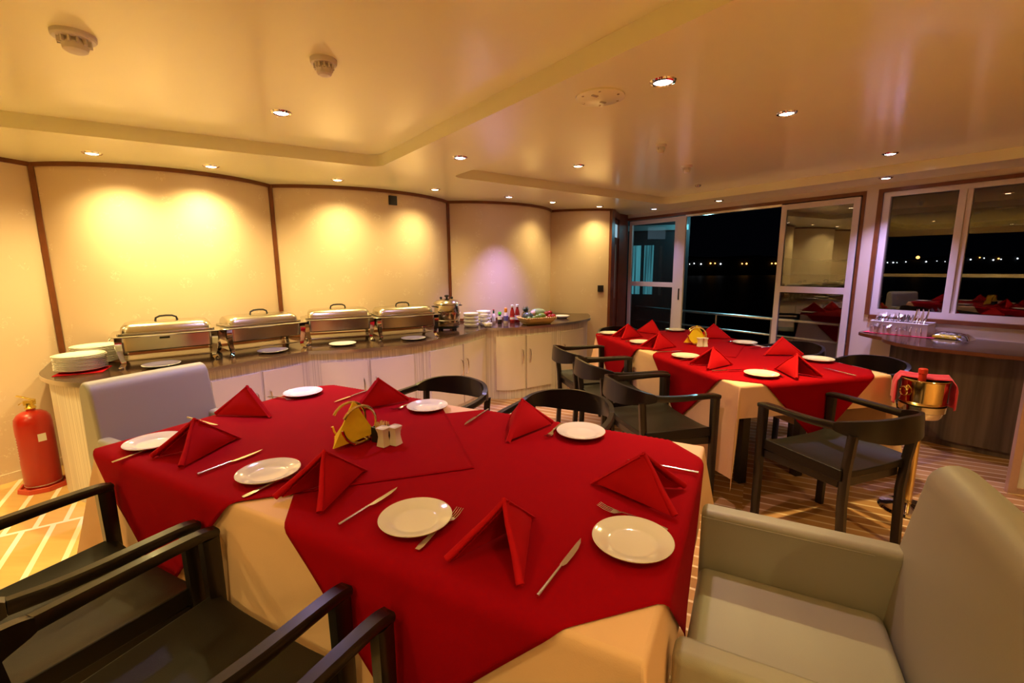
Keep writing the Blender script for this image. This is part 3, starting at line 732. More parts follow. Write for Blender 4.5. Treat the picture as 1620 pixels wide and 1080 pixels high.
def red_overlay(L, W, cx, cy, hd, lift, n=90, tw=0.0):
    mb = MB(); zt = ZT + .002 + lift
    def fold(a):            # a: overshoot beyond the edge -> (out, drop)
        r = .016
        if a <= 0: return 0, 0
        q = a / r
        if q < PI / 2: return r * math.sin(q), r * (1 - math.cos(q))
        return r, r + (a - r * PI / 2)
    def fn(i, j):
        x, y = (i - .5) * 2 * hd / math.sqrt(2), (j - .5) * 2 * hd / math.sqrt(2); a = PI / 4 + tw
        s, t_ = cx + x * math.cos(a) - y * math.sin(a), cy + x * math.sin(a) + y * math.cos(a)
        ox, dx = fold(-s if s < 0 else s - L); oy, dy = fold(-t_ if t_ < 0 else t_ - W)
        sc, tc_ = min(max(s, 0), L), min(max(t_, 0), W)
        d = dx + dy
        if t_ < 0: per = sc
        elif s > L: per = L + tc_
        elif t_ > W: per = L + W + (L - sc)
        else: per = 2 * L + W + (W - tc_)
        extra = (drape_wave(per, d) * (1 if d > .0 else 0) + lift * .8) if d > .015 else (lift * .8 if d > 0 else 0)
        extra = max(extra, 0) + (min(d, .02) * .2)
        px = sc + (ox + (extra if dx > 0 else 0)) * (1 if s > L else -1 if s < 0 else 0)
        py = tc_ + (oy + (extra if dy > 0 else 0)) * (1 if t_ > W else -1 if t_ < 0 else 0)
        return (px, py, zt - d)
    mb.grid(fn, n, n); return mb
def dining_table(idx, O, ang, hs, he, ear, hs2, words):
    W_ = 1.04; L_ = 2.0
    t = thing('dining_table', words['table'], 'table', (O[0], O[1], 0), ang)
    mb = MB(); mb.box((L_ / 2, W_ / 2, ZT - .017), (L_ - .01, W_ - .01, .028)); mb.build('tabletop', M['jamb'], t, smooth=0, bevel=.003)
    for x in (.3, L_ - .3):
        for y in (.3, W_ - .3):
            mb = MB(); mb.box((x, y, (ZT - .031) / 2), (.055, .055, ZT - .031)); mb.build('leg', M['black'], t, smooth=0, bevel=.003)
    c = peach_cloth(L_, W_, hs, he, ear, hs2).build('tablecloth', M['peach'], smooth=60, loc=(O[0], O[1], 0), rz=ang); tag(c, words['peach'], 'tablecloth')
    o2 = red_overlay(L_, W_, 1.465, .53, .93, .0, tw=.0).build('table_overlay', M['red'], smooth=60, loc=(O[0], O[1], .0008), rz=ang, solid=.0012, soff=1); tag(o2, words['o2'], 'tablecloth', words['og'])
    o1 = red_overlay(L_, W_, .425, .49, .925, .003, tw=.0).build('table_overlay', M['red'], smooth=60, loc=(O[0], O[1], .0008), rz=ang, solid=.0012, soff=1); tag(o1, words['o1'], 'tablecloth', words['og'])
dining_table(0, *TABLES[0], .40, .27, .28, .25, dict(table='long dining table hidden under peach and burgundy cloths, in the foreground', peach='peach tablecloth hanging below the burgundy squares of the near table',
    o1='burgundy square cloth laid diagonally over the left half of the near table, on top', o2='burgundy square cloth laid diagonally over the right half of the near table, underneath', og='burgundy overlay cloths on the near table'))
dining_table(1, *TABLES[1], .56, .19, .22, .56, dict(table='long dining table hidden under peach and burgundy cloths, beside the sliding door', peach='peach tablecloth with long corner folds on the far table by the sliding door',
    o1='burgundy square cloth laid diagonally over the far half of the far table', o2='burgundy square cloth laid diagonally over the ice bucket end of the far table', og='burgundy overlay cloths on the far table'))
def tp(ti, s, t_, z=0): O, a = TABLES[ti]; return (O[0] + s * math.cos(a) - t_ * math.sin(a), O[1] + s * math.sin(a) + t_ * math.cos(a), z)
ZP = ZT + .0085
SEATS = [  # plate, fork(x,y,dir), napkin, knife(x,y,dir); dir: angle the tines or the blade point to, in table space; napkin dir: away from the diner
    ('near', (.156, .112), (.215, .055, 90), (.385, .045, 90), (.588, .150, 90), (.44, -1)),
    ('near', (.787, .145), (.866, .110, 84), (1.042, .055, 90), (1.225, .150, 90), (1, -1)),
    ('near', (1.387, .145), (1.466, .145, 92), (1.650, .048, 90), (1.794, .150, 86), (1, -1)),
    ('end', (1.913, .305), (1.885, .415, 170), (1.985, .560, 180), (1.90, .768, 180), (1, -1)),
    ('far', (1.565, .935), (1.459, .925, -88), (1.325, .985, -85), (1.092, .915, -86), (1, 1)),
    ('far', (.812, .930), (.705, .915, -100), (.560, .990, -95), (.343, .900, -88), (1, 1)),
    ('head', (.075, .830), (.045, .725, 5), (.012, .515, 0), (.06, .338, 0), (1, 1)),
]
who = [['at the near left place', 'at the near middle place', 'at the near right place', 'at the right end place', 'at the far right place', 'at the far left place', 'at the left end place'],
       ['at the place nearest the buffet', 'at the middle place on the buffet side', 'at the buffet side place nearest the camera', 'at the end place next to the ice bucket', 'at the window side place near the ice bucket', 'at the middle place on the window side', 'at the far end place']]
tn = ['of the foreground table', 'of the far table']
jit = random.Random(5)
for ti in (0, 1):
    a0 = TABLES[ti][1]
    for si, (kind, pl, fk, nk, kn, _) in enumerate(SEATS):
        wv = who[ti][si] + ' ' + tn[ti]; j = (lambda: jit.uniform(-.012, .012)) if ti else (lambda: 0)
        pls = list(pl); nks = list(nk)
        if ti == 1:
            if si == 0: pls = [.088, .09]; nks = [.33, .055, 90]
            if si == 1: pls = [.634, .125]; nks = [.875, .055, 90]
            if si == 2: pls = [1.266, .137]; nks = [1.565, .04, 92]
            if si == 3: pls = [1.862, .255]; nks = [1.99, .47, 178]
            if si == 4: pls = [1.592, .945]
            if si == 5: pls = [.886, .94]; nks = [.54, 1.0, -92]
            if si == 6: pls = [.06, .81]
        p = tp(ti, pls[0], pls[1], ZP)
        inst('plate', 'side_plate', mk_plate, p, a0, 'white side plate ' + wv, 'plate', 'side plates on the dining tables')
        dx, dy = (pls[0] - pl[0], pls[1] - pl[1]) if ti else (0, 0)
        inst('fork', 'fork', mk_fork, tp(ti, fk[0] + dx, fk[1] + dy, ZP), a0 + math.radians(fk[2] - 90) + j(), 'steel fork ' + wv, 'fork', 'forks on the dining tables')
        inst('napkin', 'folded_napkin', mk_napkin, tp(ti, nks[0], nks[1], ZP), a0 + math.radians(nks[2] - 90) + j() * 5, 'red tent-folded napkin ' + wv, 'napkin', 'red napkins folded into tents')
        dkx = (nks[0] - nk[0]) if ti else 0
        inst('knife', 'table_knife', mk_knife, tp(ti, kn[0] + dkx, kn[1], ZP), a0 + math.radians(kn[2] - 90) + j(), 'steel table knife ' + wv, 'knife', 'knives on the dining tables')

# napkin holder, toothpicks, salt and pepper
def centre_set(ti, s, t_, wang, w_, bxp, shp):
    a0 = 0.0; ang = wang; p = tp(ti, s, t_, ZP); SC = 1.28
    h = thing('napkin_holder', 'curled steel wire napkin holder ' + w_, 'napkin holder', p, a0 + ang, 'napkin holders'); h.scale = (SC, SC, SC)
    for sy in (-1, 1):
        y = sy * .028
        path = [(.055 * math.cos(q), y, .060 + .055 * math.sin(q)) for q in [math.radians(d_) for d_ in range(-60, 165, 15)]]
        mb = MB(); mb.tube(path, .0042, 8, up=Vector((0, 1, 0))); mb.build('arch', M['gold'], h)
        path = [(.055 * math.cos(q), y, .060 + .055 * math.sin(q)) for q in [math.radians(d_) for d_ in range(185, 275, 15)]]
        mb = MB(); mb.tube(path, .0042, 8, up=Vector((0, 1, 0))); mb.build('lower_arch', M['gold'], h)
    mb = MB(); mb.tube([(-.02, -.03, .005), (-.02, .03, .005)], .004, 8); mb.tube([(.03, -.03, .005), (.03, .03, .005)], .004, 8); mb.tube([(-.02, -.028, .005), (.03, -.028, .005)], .004, 8); mb.tube([(-.02, .028, .005), (.03, .028, .005)], .004, 8)
    mb.build('base_wire', M['gold'], h)
    for q, (ox, tilt) in enumerate(((-.021, -.10), (-.013, -.05), (-.005, 0), (.003, .05), (.011, .10), (.019, .15), (.026, .2))):
        mb = MB(); th = .0045
        pts = [(-.062, .012), (.0, .115 - abs(tilt) * .1), (.062, .012), (.0, .010)]
        mb.add([(x, yy, z) for yy in (-th / 2, th / 2) for x, z in [(p_[0], p_[1]) for p_ in pts]], [(0, 1, 2, 3), (7, 6, 5, 4), (0, 4, 5, 1), (1, 5, 6, 2), (2, 6, 7, 3), (3, 7, 4, 0)])
        o = mb.build('paper_napkin', M['yellow'], smooth=0)
        o.matrix_world = Matrix.Translation(p) @ Matrix.Rotation(a0 + ang + tilt * .6, 4, 'Z') @ Matrix.Translation((.005 * (q - 3), ox * SC, .001)) @ Matrix.Scale(SC * 1.08, 4) @ Matrix.Rotation(tilt * (.9 if ti == 0 else .35), 4, 'Y')
        tag(o, '%s yellow paper napkin in the wire holder %s' % (['leftmost', 'second from the left', 'third from the left', 'middle', 'third from the right', 'second from the right', 'rightmost'][6 - q if ti == 0 else q], w_), 'paper napkin', 'yellow paper napkins in the holders')
    def rel(x, y): c_, s_ = math.cos(a0 + ang), math.sin(a0 + ang); return (p[0] + x * c_ - y * s_, p[1] + x * s_ + y * c_, p[2])
    b_ = thing('toothpick_box', 'small black box of toothpicks ' + w_, 'toothpick box', tp(ti, bxp[0], bxp[1], ZP), a0 + ang + .2, 'toothpick boxes'); b_.scale = (1.2, 1.2, 1.2)
    mb = MB()
    for x, y, dx, dy in ((-.021, 0, .003, .045), (.021, 0, .003, .045), (0, -.021, .039, .003), (0, .021, .039, .003)): mb.box((x, y, .024), (dx, dy, .048))
    mb.box((0, 0, .002), (.042, .042, .004)); mb.build('box', M['bplast'], b_, smooth=0)
    rr = random.Random(2); mb = MB()
    for q in range(46): x, y = rr.uniform(-.017, .017), rr.uniform(-.017, .017); mb.box((x, y, .032 + rr.uniform(-.002, .004)), (.0022, .0022, .052))
    o = mb.build('toothpicks', M['wood_toothpick'], b_, smooth=0); o['kind'] = 'stuff'
    for q, (x, y, nm) in enumerate(((shp[0], shp[1], 'salt'), (shp[2], shp[3], 'pepper'))):
        mb = MB(); n = 8; prof = [(.0, .020), (.010, .0175), (.025, .0145), (.036, .0155), (.046, .0195), (.050, .021), (.052, .018)]
        vs = []; fs = []
        for z, r in prof:
            for k_ in range(16):
                a = 2 * PI * k_ / 16; m_ = max(abs(math.cos(a)), abs(math.sin(a))); e = (1 / m_) ** .72; vs.append((r * e * math.cos(a), r * e * math.sin(a), z))
        for k_ in range(len(prof) - 1):
            for i in range(16): j_ = (i + 1) % 16; fs.append((k_ * 16 + i, k_ * 16 + j_, (k_ + 1) * 16 + j_, (k_ + 1) * 16 + i))
        fs.append(tuple(range(16))); fs.append(tuple(len(vs) - 16 + i for i in range(16))); mb.add(vs, fs)
        o = mb.build('condiment_shaker', M['china'], smooth=50, loc=tp(ti, x, y, ZP), rz=-.5 if ti == 0 else .2); o.scale = (1.0, 1.0, 1.38)
        tag(o, 'white waisted china shaker, %s one of the pair %s' % ('left' if q == 0 else 'right', w_), 'shaker', 'salt and pepper shakers')
centre_set(0, .822, .478, math.radians(50), 'on the foreground table', (.905, .532), (.945, .498, .975, .530))
centre_set(1, .80, .545, math.radians(-16), 'on the far table', (.735, .60), (.898, .508, .906, .548))

# ------------------------------------------------------------------ black armchairs
def make_chair(name, label, group):
    t = thing(name, label, 'chair', group=group)
    def rr(x, y, b=.25):   # rounded rectangle section
        return [(x * c, y * s) for c, s in ((-1, -1 + b * 2), (-1 + b, -1), (1 - b, -1), (1, -1 + b * 2), (1, 1 - b * 2), (1 - b, 1), (-1 + b, 1), (-1, 1 - b * 2))]
    # seat: dished slab with a deep rolled side
    mb = MB(); nx, ny = 14, 12
    def top(u_, v_):
        x = (u_ - .5) * 2; y = (v_ - .5) * 2; w_ = .245 + .018 * (v_)
        z = .488 - .036 * (1 - x ** 4) * (.6 + .4 * (1 - y * y)) - .012 * (1 - v_) - (.010 if v_ > .97 else 0)
        return (x * w_, -.20 + v_ * .43, z)
    def bot(u_, v_): a_, b2, c_ = top(u_, v_); x = (u_ - .5) * 2; return (a_, b2, c_ - .028 - (.030 if abs(x) > .8 else .008))
    vs = [top(i / nx, j / ny) for j in range(ny + 1) for i in range(nx + 1)] + [bot(i / nx, j / ny) for j in range(ny + 1) for i in range(nx + 1)]
    N_ = (nx + 1) * (ny + 1); g = lambda i, j: j * (nx + 1) + i; fs = []
    for j in range(ny):
        for i in range(nx): q = (g(i, j), g(i + 1, j), g(i + 1, j + 1), g(i, j + 1)); fs.append(q); fs.append(tuple(reversed([k + N_ for k in q])))
    for i in range(nx):
        for j in (0, ny): fs.append((g(i, j), g(i + 1, j), g(i + 1, j) + N_, g(i, j) + N_))
    for j in range(ny):
        for i in (0, nx): fs.append((g(i, j), g(i, j + 1), g(i, j + 1) + N_, g(i, j) + N_))
    mb.add(vs, fs); mb.build('seat', M['blackseat'], t, smooth=50, bevel=.006)
    mb = MB(); mb.box((0, .205, .402), (.47, .022, .045)); mb.box((0, -.175, .395), (.40, .022, .045))
    for s in (-1, 1): mb.sweep([(s * .245, .20, .402), (s * .205, -.175, .395)], sq(.022, .045))
    mb.build('seat_frame', M['black'], t, smooth=0, bevel=.003)
    for s in (-1, 1):
        mb = MB(); mb.sweep([(s * .258, .222, 0), (s * .262, .220, .40), (s * .262, .218, .660)], lambda i, t_: rr(.015 + .003 * t_, .019 + .004 * t_), up=Vector((0, 1, 0))); mb.build('leg', M['black'], t, smooth=40)
        mb = MB(); mb.sweep([(s * .205, -.215, 0), (s * .21, -.20, .30), (s * .218, -.205, .46), (s * .226, -.225, .652)], lambda i, t_: rr(.0145, .019), up=Vector((0, 1, 0))); mb.build('leg', M['black'], t, smooth=40)
        P = [(s * .262, .240, .667), (s * .264, .20, .674), (s * .265, .10, .674), (s * .264, 0, .672), (s * .258, -.08, .672), (s * .247, -.15, .675)]
        mb = MB(); mb.sweep(catmull([Vector(p) for p in P], 4), lambda i, t_: rr(.021 - .007 * t_, .012 + .006 * t_)); mb.build('armrest', M['black'], t, smooth=50)
    B = [(-.247, -.15, .675), (-.225, -.215, .677), (-.17, -.275, .678), (-.09, -.308, .677), (0, -.318, .679), (.09, -.308, .677), (.17, -.275, .678), (.225, -.215, .677), (.247, -.15, .675)]
    bp = catmull([Vector(p) for p in B], 5)
    def bs(i, t_):
        k = math.sin(PI * t_) ** .9 if 0 < t_ < 1 else 0; h = .017 + .044 * k; th = .014 - .005 * k; lean = -.012 * k
        return [(-th + lean, h), (th + lean, h), (th + lean * .5, h * .3), (th, -h), (-th, -h), (-th + lean * .5, h * .3)]
    mb = MB(); mb.sweep(bp, bs); mb.build('backrest', M['black'], t, smooth=50)
    return t
G = 'black armchairs round the tables'
def chair_loc(ti, s, t_, deg): p = tp(ti, s, t_, 0); return p, TABLES[ti][1] + math.radians(deg)
CH = [(0, .447, -.282, 0, 'black wooden armchair in the lower left corner, nearest to the fire extinguisher'),
      (0, 1.06, -.277, 0, 'black wooden armchair at the bottom edge, middle of the near side row'),
      (0, 1.73, -.292, 0, 'black wooden armchair cut off at the bottom, only one arm in view'),
      (0, .56, 1.30, 180, 'black armchair behind the foreground table, in front of the cabinet below the kettle'),
      (0, 1.30, 1.31, 180, 'black armchair behind the foreground table, nearer the right armchair row'),
      (1, .51, -.28, 0, 'black armchair on the buffet side of the far table, closest to the buffet'),
      (1, 1.06, -.28, 0, 'black armchair on the buffet side of the far table, middle of three'),
      (1, 1.645, -.30, 0, 'black armchair on the buffet side of the far table, closest to the camera'),
      (1, 1.53, 1.32, 180, 'black armchair on the window side of the far table, before the bar'),
      (1, .86, 1.32, 180, 'black armchair on the window side of the far table, behind the middle plate'),
      (1, -.28, .45, -90, 'black armchair at the far end of the far table, in front of the brown doorway')]
proto = None
for ti, s, t_, dg, lab in CH:
    p, rz = chair_loc(ti, s, t_, dg)
    if proto is None: proto = make_chair('dining_chair', lab, G); proto.location = p; proto.rotation_euler = (0, 0, rz)
    else: dup(proto, p, rz, lab, G)
dup(proto, (1.675, 2.245, 0), math.radians(20), 'black armchair pulled back from the end of the far table, beside the ice bucket stand', G)

# ------------------------------------------------------------------ grey armchairs
def grey_chair(loc, rz, label):
    t = thing('upholstered_armchair', label, 'armchair', loc, rz, 'grey upholstered armchairs')
    # local: front is +y; width .64, arms z .62, back z .89
    mb = MB(); mb.box((0, -.01, .355), (.55, .49, .16)); mb.build('seat_cushion', M['leather'], t, smooth=60, bevel=.03, bseg=5)
    for s in (-1, 1):
        mb = MB(); mb.box((s * .316, -.03, .375), (.075, .54, .49)); mb.build('armrest', M['leather'], t, smooth=60, bevel=.022, bseg=5)
        mb = MB(); mb.tube([(s * .279, .235, .598), (s * .279, -.22, .598)], .0022, 6); mb.build('seam', M['leather'], t)
    mb = MB(); out = []
    for q in range(9): z = .16 + .66 * q / 8; out.append((-.262 - .12 * max(0, z - .38) + .012 * math.sin(PI * q / 8), z))
    yt = out[-1][0]; R_ = .062
    for q in range(1, 10): a = PI * q / 10; out.append((yt - R_ + R_ * math.cos(a), .82 + R_ * math.sin(a) * 1.05))
    for q in range(9): z = .82 - .66 * q / 8; out.append((yt - 2 * R_ + (.0 if z > .5 else .03 * (.5 - z)), z))
    nx = 12; k = len(out); vs = []; fs = []
    for i in range(nx + 1):
        x = (i / nx - .5) * 2
        for y, z in out: vs.append((x * (.345 - .012 * max(0, z - .5)), y - .010 * (1 - x * x), z))
    for i in range(nx):
        for j in range(k): fs.append((i * k + j, i * k + (j + 1) % k, (i + 1) * k + (j + 1) % k, (i + 1) * k + j))
    fs.append(tuple(range(k))); fs.append(tuple(nx * k + j for j in range(k)))
    mb.add(vs, fs); mb.build('backrest', M['leather'], t, smooth=50, bevel=.022, bseg=5)
    mb = MB(); mb.box((0, -.02, .205), (.56, .50, .14)); mb.build('seat_base', M['leather'], t, smooth=60, bevel=.01, bseg=3)
    for x in (-.30, .30):
        for y in (-.30, .18): mb = MB(); mb.box((x, y, .067), (.04, .04, .134), taper=.7); mb.build('leg', M['jamb'], t, smooth=0, bevel=.003)
    return t
p, rz = chair_loc(0, 2.268, .53, 90); grey_chair(p, rz, 'grey leather armchair filling the lower right corner, at the right end of the foreground table')
p, rz = chair_loc(0, -.30, .475, -90); grey_chair(p, rz, 'grey leather armchair at the left end of the foreground table, its back to the buffet')
bpy.data.objects['upholstered_armchair.001'].scale = (.80, .98, 1.0)

# ------------------------------------------------------------------ things on the buffet
def place(o, loc, rz=0): o.location = loc; o.rotation_euler = (0, 0, rz); return o
for n_i, (cx, cy, cnt, w_) in enumerate(((-2.745, 2.84, 12, 'front'), (-2.86, 3.075, 14, 'rear'))):
    for q in range(cnt):
        pos = ['topmost', 'second from the top', 'third from the top', 'fourth from the top', 'fifth from the top', 'sixth from the top', 'seventh from the top', 'eighth from the top', 'ninth from the top', 'tenth from the top', 'eleventh from the top', 'twelfth from the top', 'thirteenth from the top', 'fourteenth from the top'][cnt - 1 - q]
        inst('dinner', 'dinner_plate', mk_dinner, (cx + random.uniform(-.003, .003), cy + random.uniform(-.003, .003), HC + .0035 + q * .0078), random.random(), 'white dinner plate, %s of the %s plate stack on the buffet' % (pos, w_), 'plate', 'stacked dinner plates on the buffet')
mb = MB(); mb.box((0, 0, 0), (.235, .215, .003)); o = mb.build('cloth_napkin', M['napkin'], loc=(-2.72, 2.82, HC + .0016), rz=.5, smooth=0); tag(o, 'dark red cloth napkin under the front plate stack', 'napkin')
# chafing dishes
def make_chafer(label):
    t = thing('chafing_dish', label, 'chafing dish', group='steel chafing dishes on the buffet')
    L_, W_ = .56, .34
    def ring(mb, specs, rad=.05, n=5):      # specs: (half length, half width, z)
        rings = []
        for hx, hy, z in specs:
            r = min(rad, hx, hy); pts = []
            for cx, cy, a0 in ((hx - r, hy - r, 0), (-hx + r, hy - r, 90), (-hx + r, -hy + r, 180), (hx - r, -hy + r, 270)):
                for k in range(n + 1): a = math.radians(a0 + 90 * k / n); pts.append((cx + r * math.cos(a), cy + r * math.sin(a), z))
            rings.append(pts)
        k = len(rings[0]); vs = [p for r_ in rings for p in r_]; fs = [tuple(range(k)), tuple((len(rings) - 1) * k + i for i in range(k))]
        for i in range(len(rings) - 1):
            for j in range(k): fs.append((i * k + j, i * k + (j + 1) % k, (i + 1) * k + (j + 1) % k, (i + 1) * k + j))
        mb.add(vs, fs)
    h, w2 = L_ / 2, W_ / 2
    mb = MB(); ring(mb, [(h - .035, w2 - .03, .098), (h - .02, w2 - .015, .108), (h - .015, w2 - .012, .195), (h + .022, w2 + .022, .200), (h + .026, w2 + .026, .205), (h + .022, w2 + .022, .210), (h - .03, w2 - .03, .211)], .04)
    mb.build('water_pan', M['steel_b'], t, smooth=40)
    mb = MB(); ring(mb, [(h - .012, w2 - .012, .2125), (h - .012, w2 - .012, .222), (h - .03, w2 - .03, .224), (h - .034, w2 - .034, .255), (h - .05, w2 - .05, .275), (h - .075, w2 - .075, .281), (h - .12, w2 - .10, .283)], .045)
    lid = mb.build('lid', M['steel_b'], t, smooth=45)
    mb = MB(); mb.sweep([(-.062, -.0, .280), (-.058, 0, .305), (-.035, 0, .318), (0, 0, .321), (.035, 0, .318), (.058, 0, .305), (.062, 0, .280)], [(-.010, -.003), (.010, -.003), (.010, .003), (-.010, .003)], up=Vector((0, 1, 0))) if False else mb.tube([(-.062, 0, .280), (-.057, 0, .303), (-.035, 0, .314), (0, 0, .316), (.035, 0, .314), (.057, 0, .303), (.062, 0, .280)], .0065, 8, up=Vector((0, 1, 0)))
    mb.build('lid_handle', M['bplast'], lid)
    for sx in (-1, 1):
        for sy in (-1, 1):
            X0, Y0 = sx * (h - .02), sy * (w2 - .01)
            P = [(X0, Y0, .200), (X0 + sx * .004, Y0 + sy * .004, .15), (X0 - sx * .004, Y0 - sy * .002, .08), (X0 - sx * .012, Y0 - sy * .004, .03), (X0 + sx * .004, Y0 + sy * .012, .006)]
            mb = MB(); mb.sweep(catmull([Vector(p) for p in P], 4), lambda i, t_: [(-.020 + .010 * t_, -.008), (.020 - .010 * t_, -.008), (.020 - .010 * t_, .008), (-.020 + .010 * t_, .008)], up=Vector((sx * .3, -sy, 0)))
            mb.lathe([(0, 0), (.014, 0), (.016, .006), (.010, .012), (0, .012)], 12, cx=P[-1][0], cy=P[-1][1]); mb.build('leg', M['chrome'], t, smooth=50)
    mb = MB(); mb.box((0, .02, .036), (L_ - .05, .20, .006)); 
    for y in (-.08, .12): mb.tube([(-h + .02, y, .036), (h - .02, y, .036)], .005, 8)
    mb.build('burner_shelf', M['steel_b'], t, smooth=40)
    for sx in (-1, 1):
        mb = MB(); mb.tube([(sx * (h + .02), -.06, .195), (sx * (h + .035), -.05, .175), (sx * (h + .037), 0, .165), (sx * (h + .035), .05, .175), (sx * (h + .02), .06, .195)], .004, 8); mb.build('side_handle', M['chrome'], t)
    return t
cds = [(-2.32, 3.04, 37, 'steel chafing dish nearest the plate stacks, with a small dark badge'), (-1.87, 3.45, 47, 'second steel chafing dish from the plate stacks, turned to the right'),
       (-1.465, 3.86, 25, 'third steel chafing dish from the plate stacks, on the curved middle of the buffet'), (-.925, 4.045, 31, 'steel chafing dish beside the soup kettle')]
pc = None
for i, (x, y, a, lab) in enumerate(cds):
    a = math.radians(a); loc = (x - .155 * math.sin(a), y + .155 * math.cos(a), HC)
    if pc is None:
        pc = make_chafer(lab); place(pc, loc, a); badge = None
    else: dup(pc, loc, a, lab)
mb = MB(); mb.box((-.02, -.1605, .182), (.055, .003, .012)); mb.build('badge', M['bplast'], pc, smooth=0)
for (x, y), w_ in zip([(-2.325, 2.955), (-1.835, 3.435), (-1.405, 3.725), (-.875, 3.99)], ('first', 'second', 'third', 'fourth')):
    o = inst('dinner', 'dinner_plate', mk_dinner, (x, y, HC + .001), 0, 'white plate lying at the foot of the %s chafing dish from the left' % w_, 'plate', 'single plates before the chafing dishes', (.82, .82, .9))
# soup kettle
kt = thing('soup_kettle', 'round polished soup kettle with lid at the right end of the chafing dishes', 'soup kettle', (-.655, 4.60, HC), .5)
mb = MB(); mb.lathe([(0, .035), (.105, .035), (.118, .045), (.127, .06), (.128, .105), (.124, .11), (.130, .14), (.134, .18), (.128, .225), (.118, .262), (.116, .268), (0, .268)], 48); mb.build('kettle_body', M['steel_k'], kt)
mb = MB(); mb.lathe([(.132, .262), (.140, .268), (.136, .276), (.118, .292), (.104, .302), (.10, .304), (.04, .316), (0, .318)], 48); lid = mb.build('lid', M['steel_k'], kt)
mb = MB(); mb.lathe([(0, .316), (.01, .316), (.012, .332), (.024, .338), (.024, .348), (.012, .354), (0, .354)], 20)
for a in (0.4, 2.2): mb.lathe([(0, .31), (.012, .312), (.014, .33), (0, .335)], 12, cx=.07 * math.cos(a), cy=.07 * math.sin(a))
mb.build('lid_knob', M['bplast'], lid)
mb = MB(); mb.lathe([(.0, .022), (.112, .022), (.120, .032), (.112, .038), (0, .038)], 40); mb.build('base_ring', M['bplast'], kt)
for a in (.3, 1.87, 3.44, 5.0): mb = MB(); mb.lathe([(0, 0), (.014, 0), (.016, .012), (.012, .026), (0, .026)], 14, cx=.098 * math.cos(a), cy=.098 * math.sin(a)); mb.build('foot', M['bplast'], kt)
for a in (0.1, PI + .1): mb = MB(); mb.tube([((.128) * math.cos(a + d), (.128) * math.sin(a + d), .245) if abs(d) > .2 else (.155 * math.cos(a + d), .155 * math.sin(a + d), .245) for d in (-.3, -.18, 0, .18, .3)], .005, 8); mb.build('side_handle', M['bplast'], kt)
# white bowls and cups
def mk_bowl(n):
    mb = MB(); mb.lathe([(0, .004), (.064, .004), (.072, .012), (.076, .034), (.079, .036), (.081, .033), (.077, .010), (.070, 0), (0, 0)], 36); return mb.build(n, M['china'], smooth=50)
def mk_cup(n):
    mb = MB(); mb.lathe([(0, .004), (.030, .004), (.038, .012), (.041, .040), (.044, .041), (.045, .039), (.042, .008), (.034, 0), (0, 0)], 28)
    mb.tube([(.042, 0, .030), (.058, 0, .030), (.060, 0, .018), (.042, 0, .012)], .0035, 8, up=Vector((0, 1, 0))); return mb.build(n, M['china'], smooth=50)
ordn = ['bottom', 'second from the bottom', 'third from the bottom', 'top', 'fifth from the bottom']
for q in range(4): inst('bowl', 'bowl', mk_bowl, (-.435, 4.83, HC + .0015 + q * .0365), 0, 'white bowl, %s one of the stack next to the soup kettle' % ordn[q], 'bowl', 'white bowls by the kettle')
for q in range(4): inst('bowl', 'bowl', mk_bowl, (-.315, 5.05, HC + .0015 + q * .0365), 0, 'white bowl, %s one of the rear stack lit violet' % ordn[q], 'bowl', 'white bowls in the violet light')
for q in range(3): inst('cup', 'cup', mk_cup, (-.300, 4.905, HC + .0015 + q * .0415), 0, 'white cup, %s of the stack between the two bowl stacks' % ['bottom one', 'middle one', 'top one'][q], 'cup', 'white cups on the buffet')
inst('cup', 'cup', mk_cup, (-.250, 4.800, HC + .0015), 1.0, 'single white cup standing in front of the cup stack', 'cup')
# sauce bottles
def bottle(name, label, x, y, prof, body, cap_prof, cap, lab=None):
    t = thing(name, label, 'bottle', (x, y, HC), 0, 'sauce bottles on the buffet')
    mb = MB(); mb.lathe(prof, 24); mb.build('bottle_body', body, t)
    mb = MB(); mb.lathe(cap_prof, 20); mb.build('cap', cap, t)
    if lab:
        for (r, z0, z1, m_) in lab: mb = MB(); mb.lathe([(r - .002, z0), (r, z0), (r, z1), (r - .002, z1)], 24); mb.build('label_band', m_, t)
sauce = mat('red_sauce_glass', (.30, .015, .01), rough=.08, coat=.6); clearp = mat('pale_sauce_glass', (.75, .62, .55), rough=.08, coat=.6); soy = mat('dark_sauce_glass', (.02, .012, .008), rough=.08, coat=.6)
gcap = mat('green_cap', (.08, .5, .03), rough=.4); dgcap = mat('dark_green_foil', (.01, .06, .02), rough=.3); rcap = mat('red_cap', (.5, .02, .02), rough=.4); ocap = mat('orange_cap', (.85, .30, .02), rough=.4)
wl = mat('white_paper_label', (.8, .76, .72), rough=.6); bl = mat('blue_red_label', (.12, .10, .35), rough=.5); rl_ = mat('red_label', (.5, .03, .03), rough=.5)
bottle('sauce_bottle', 'small hot sauce bottle with red cap and green neck, leftmost of the sauce bottles', -.205, 5.10, [(0, 0), (.020, 0), (.022, .004), (.022, .085), (.018, .098), (.009, .112), (.008, .125), (0, .125)], clearp, [(0, .158), (.007, .158), (.009, .156), (.009, .145), (.0085, .145), (.0085, .145), (0, .145)], rcap, [(.0095, .112, .146, dgcap), (.0228, .025, .07, wl)])
bottle('sauce_bottle', 'short sauce bottle with bright green cap', -.135, 5.08, [(0, 0), (.022, 0), (.025, .004), (.024, .05), (.019, .08), (.015, .10), (0, .10)], soy, [(0, .130), (.016, .130), (.019, .126), (.020, .102), (.015, .100), (0, .10)], gcap, [(.0262, .045, .085, wl)])
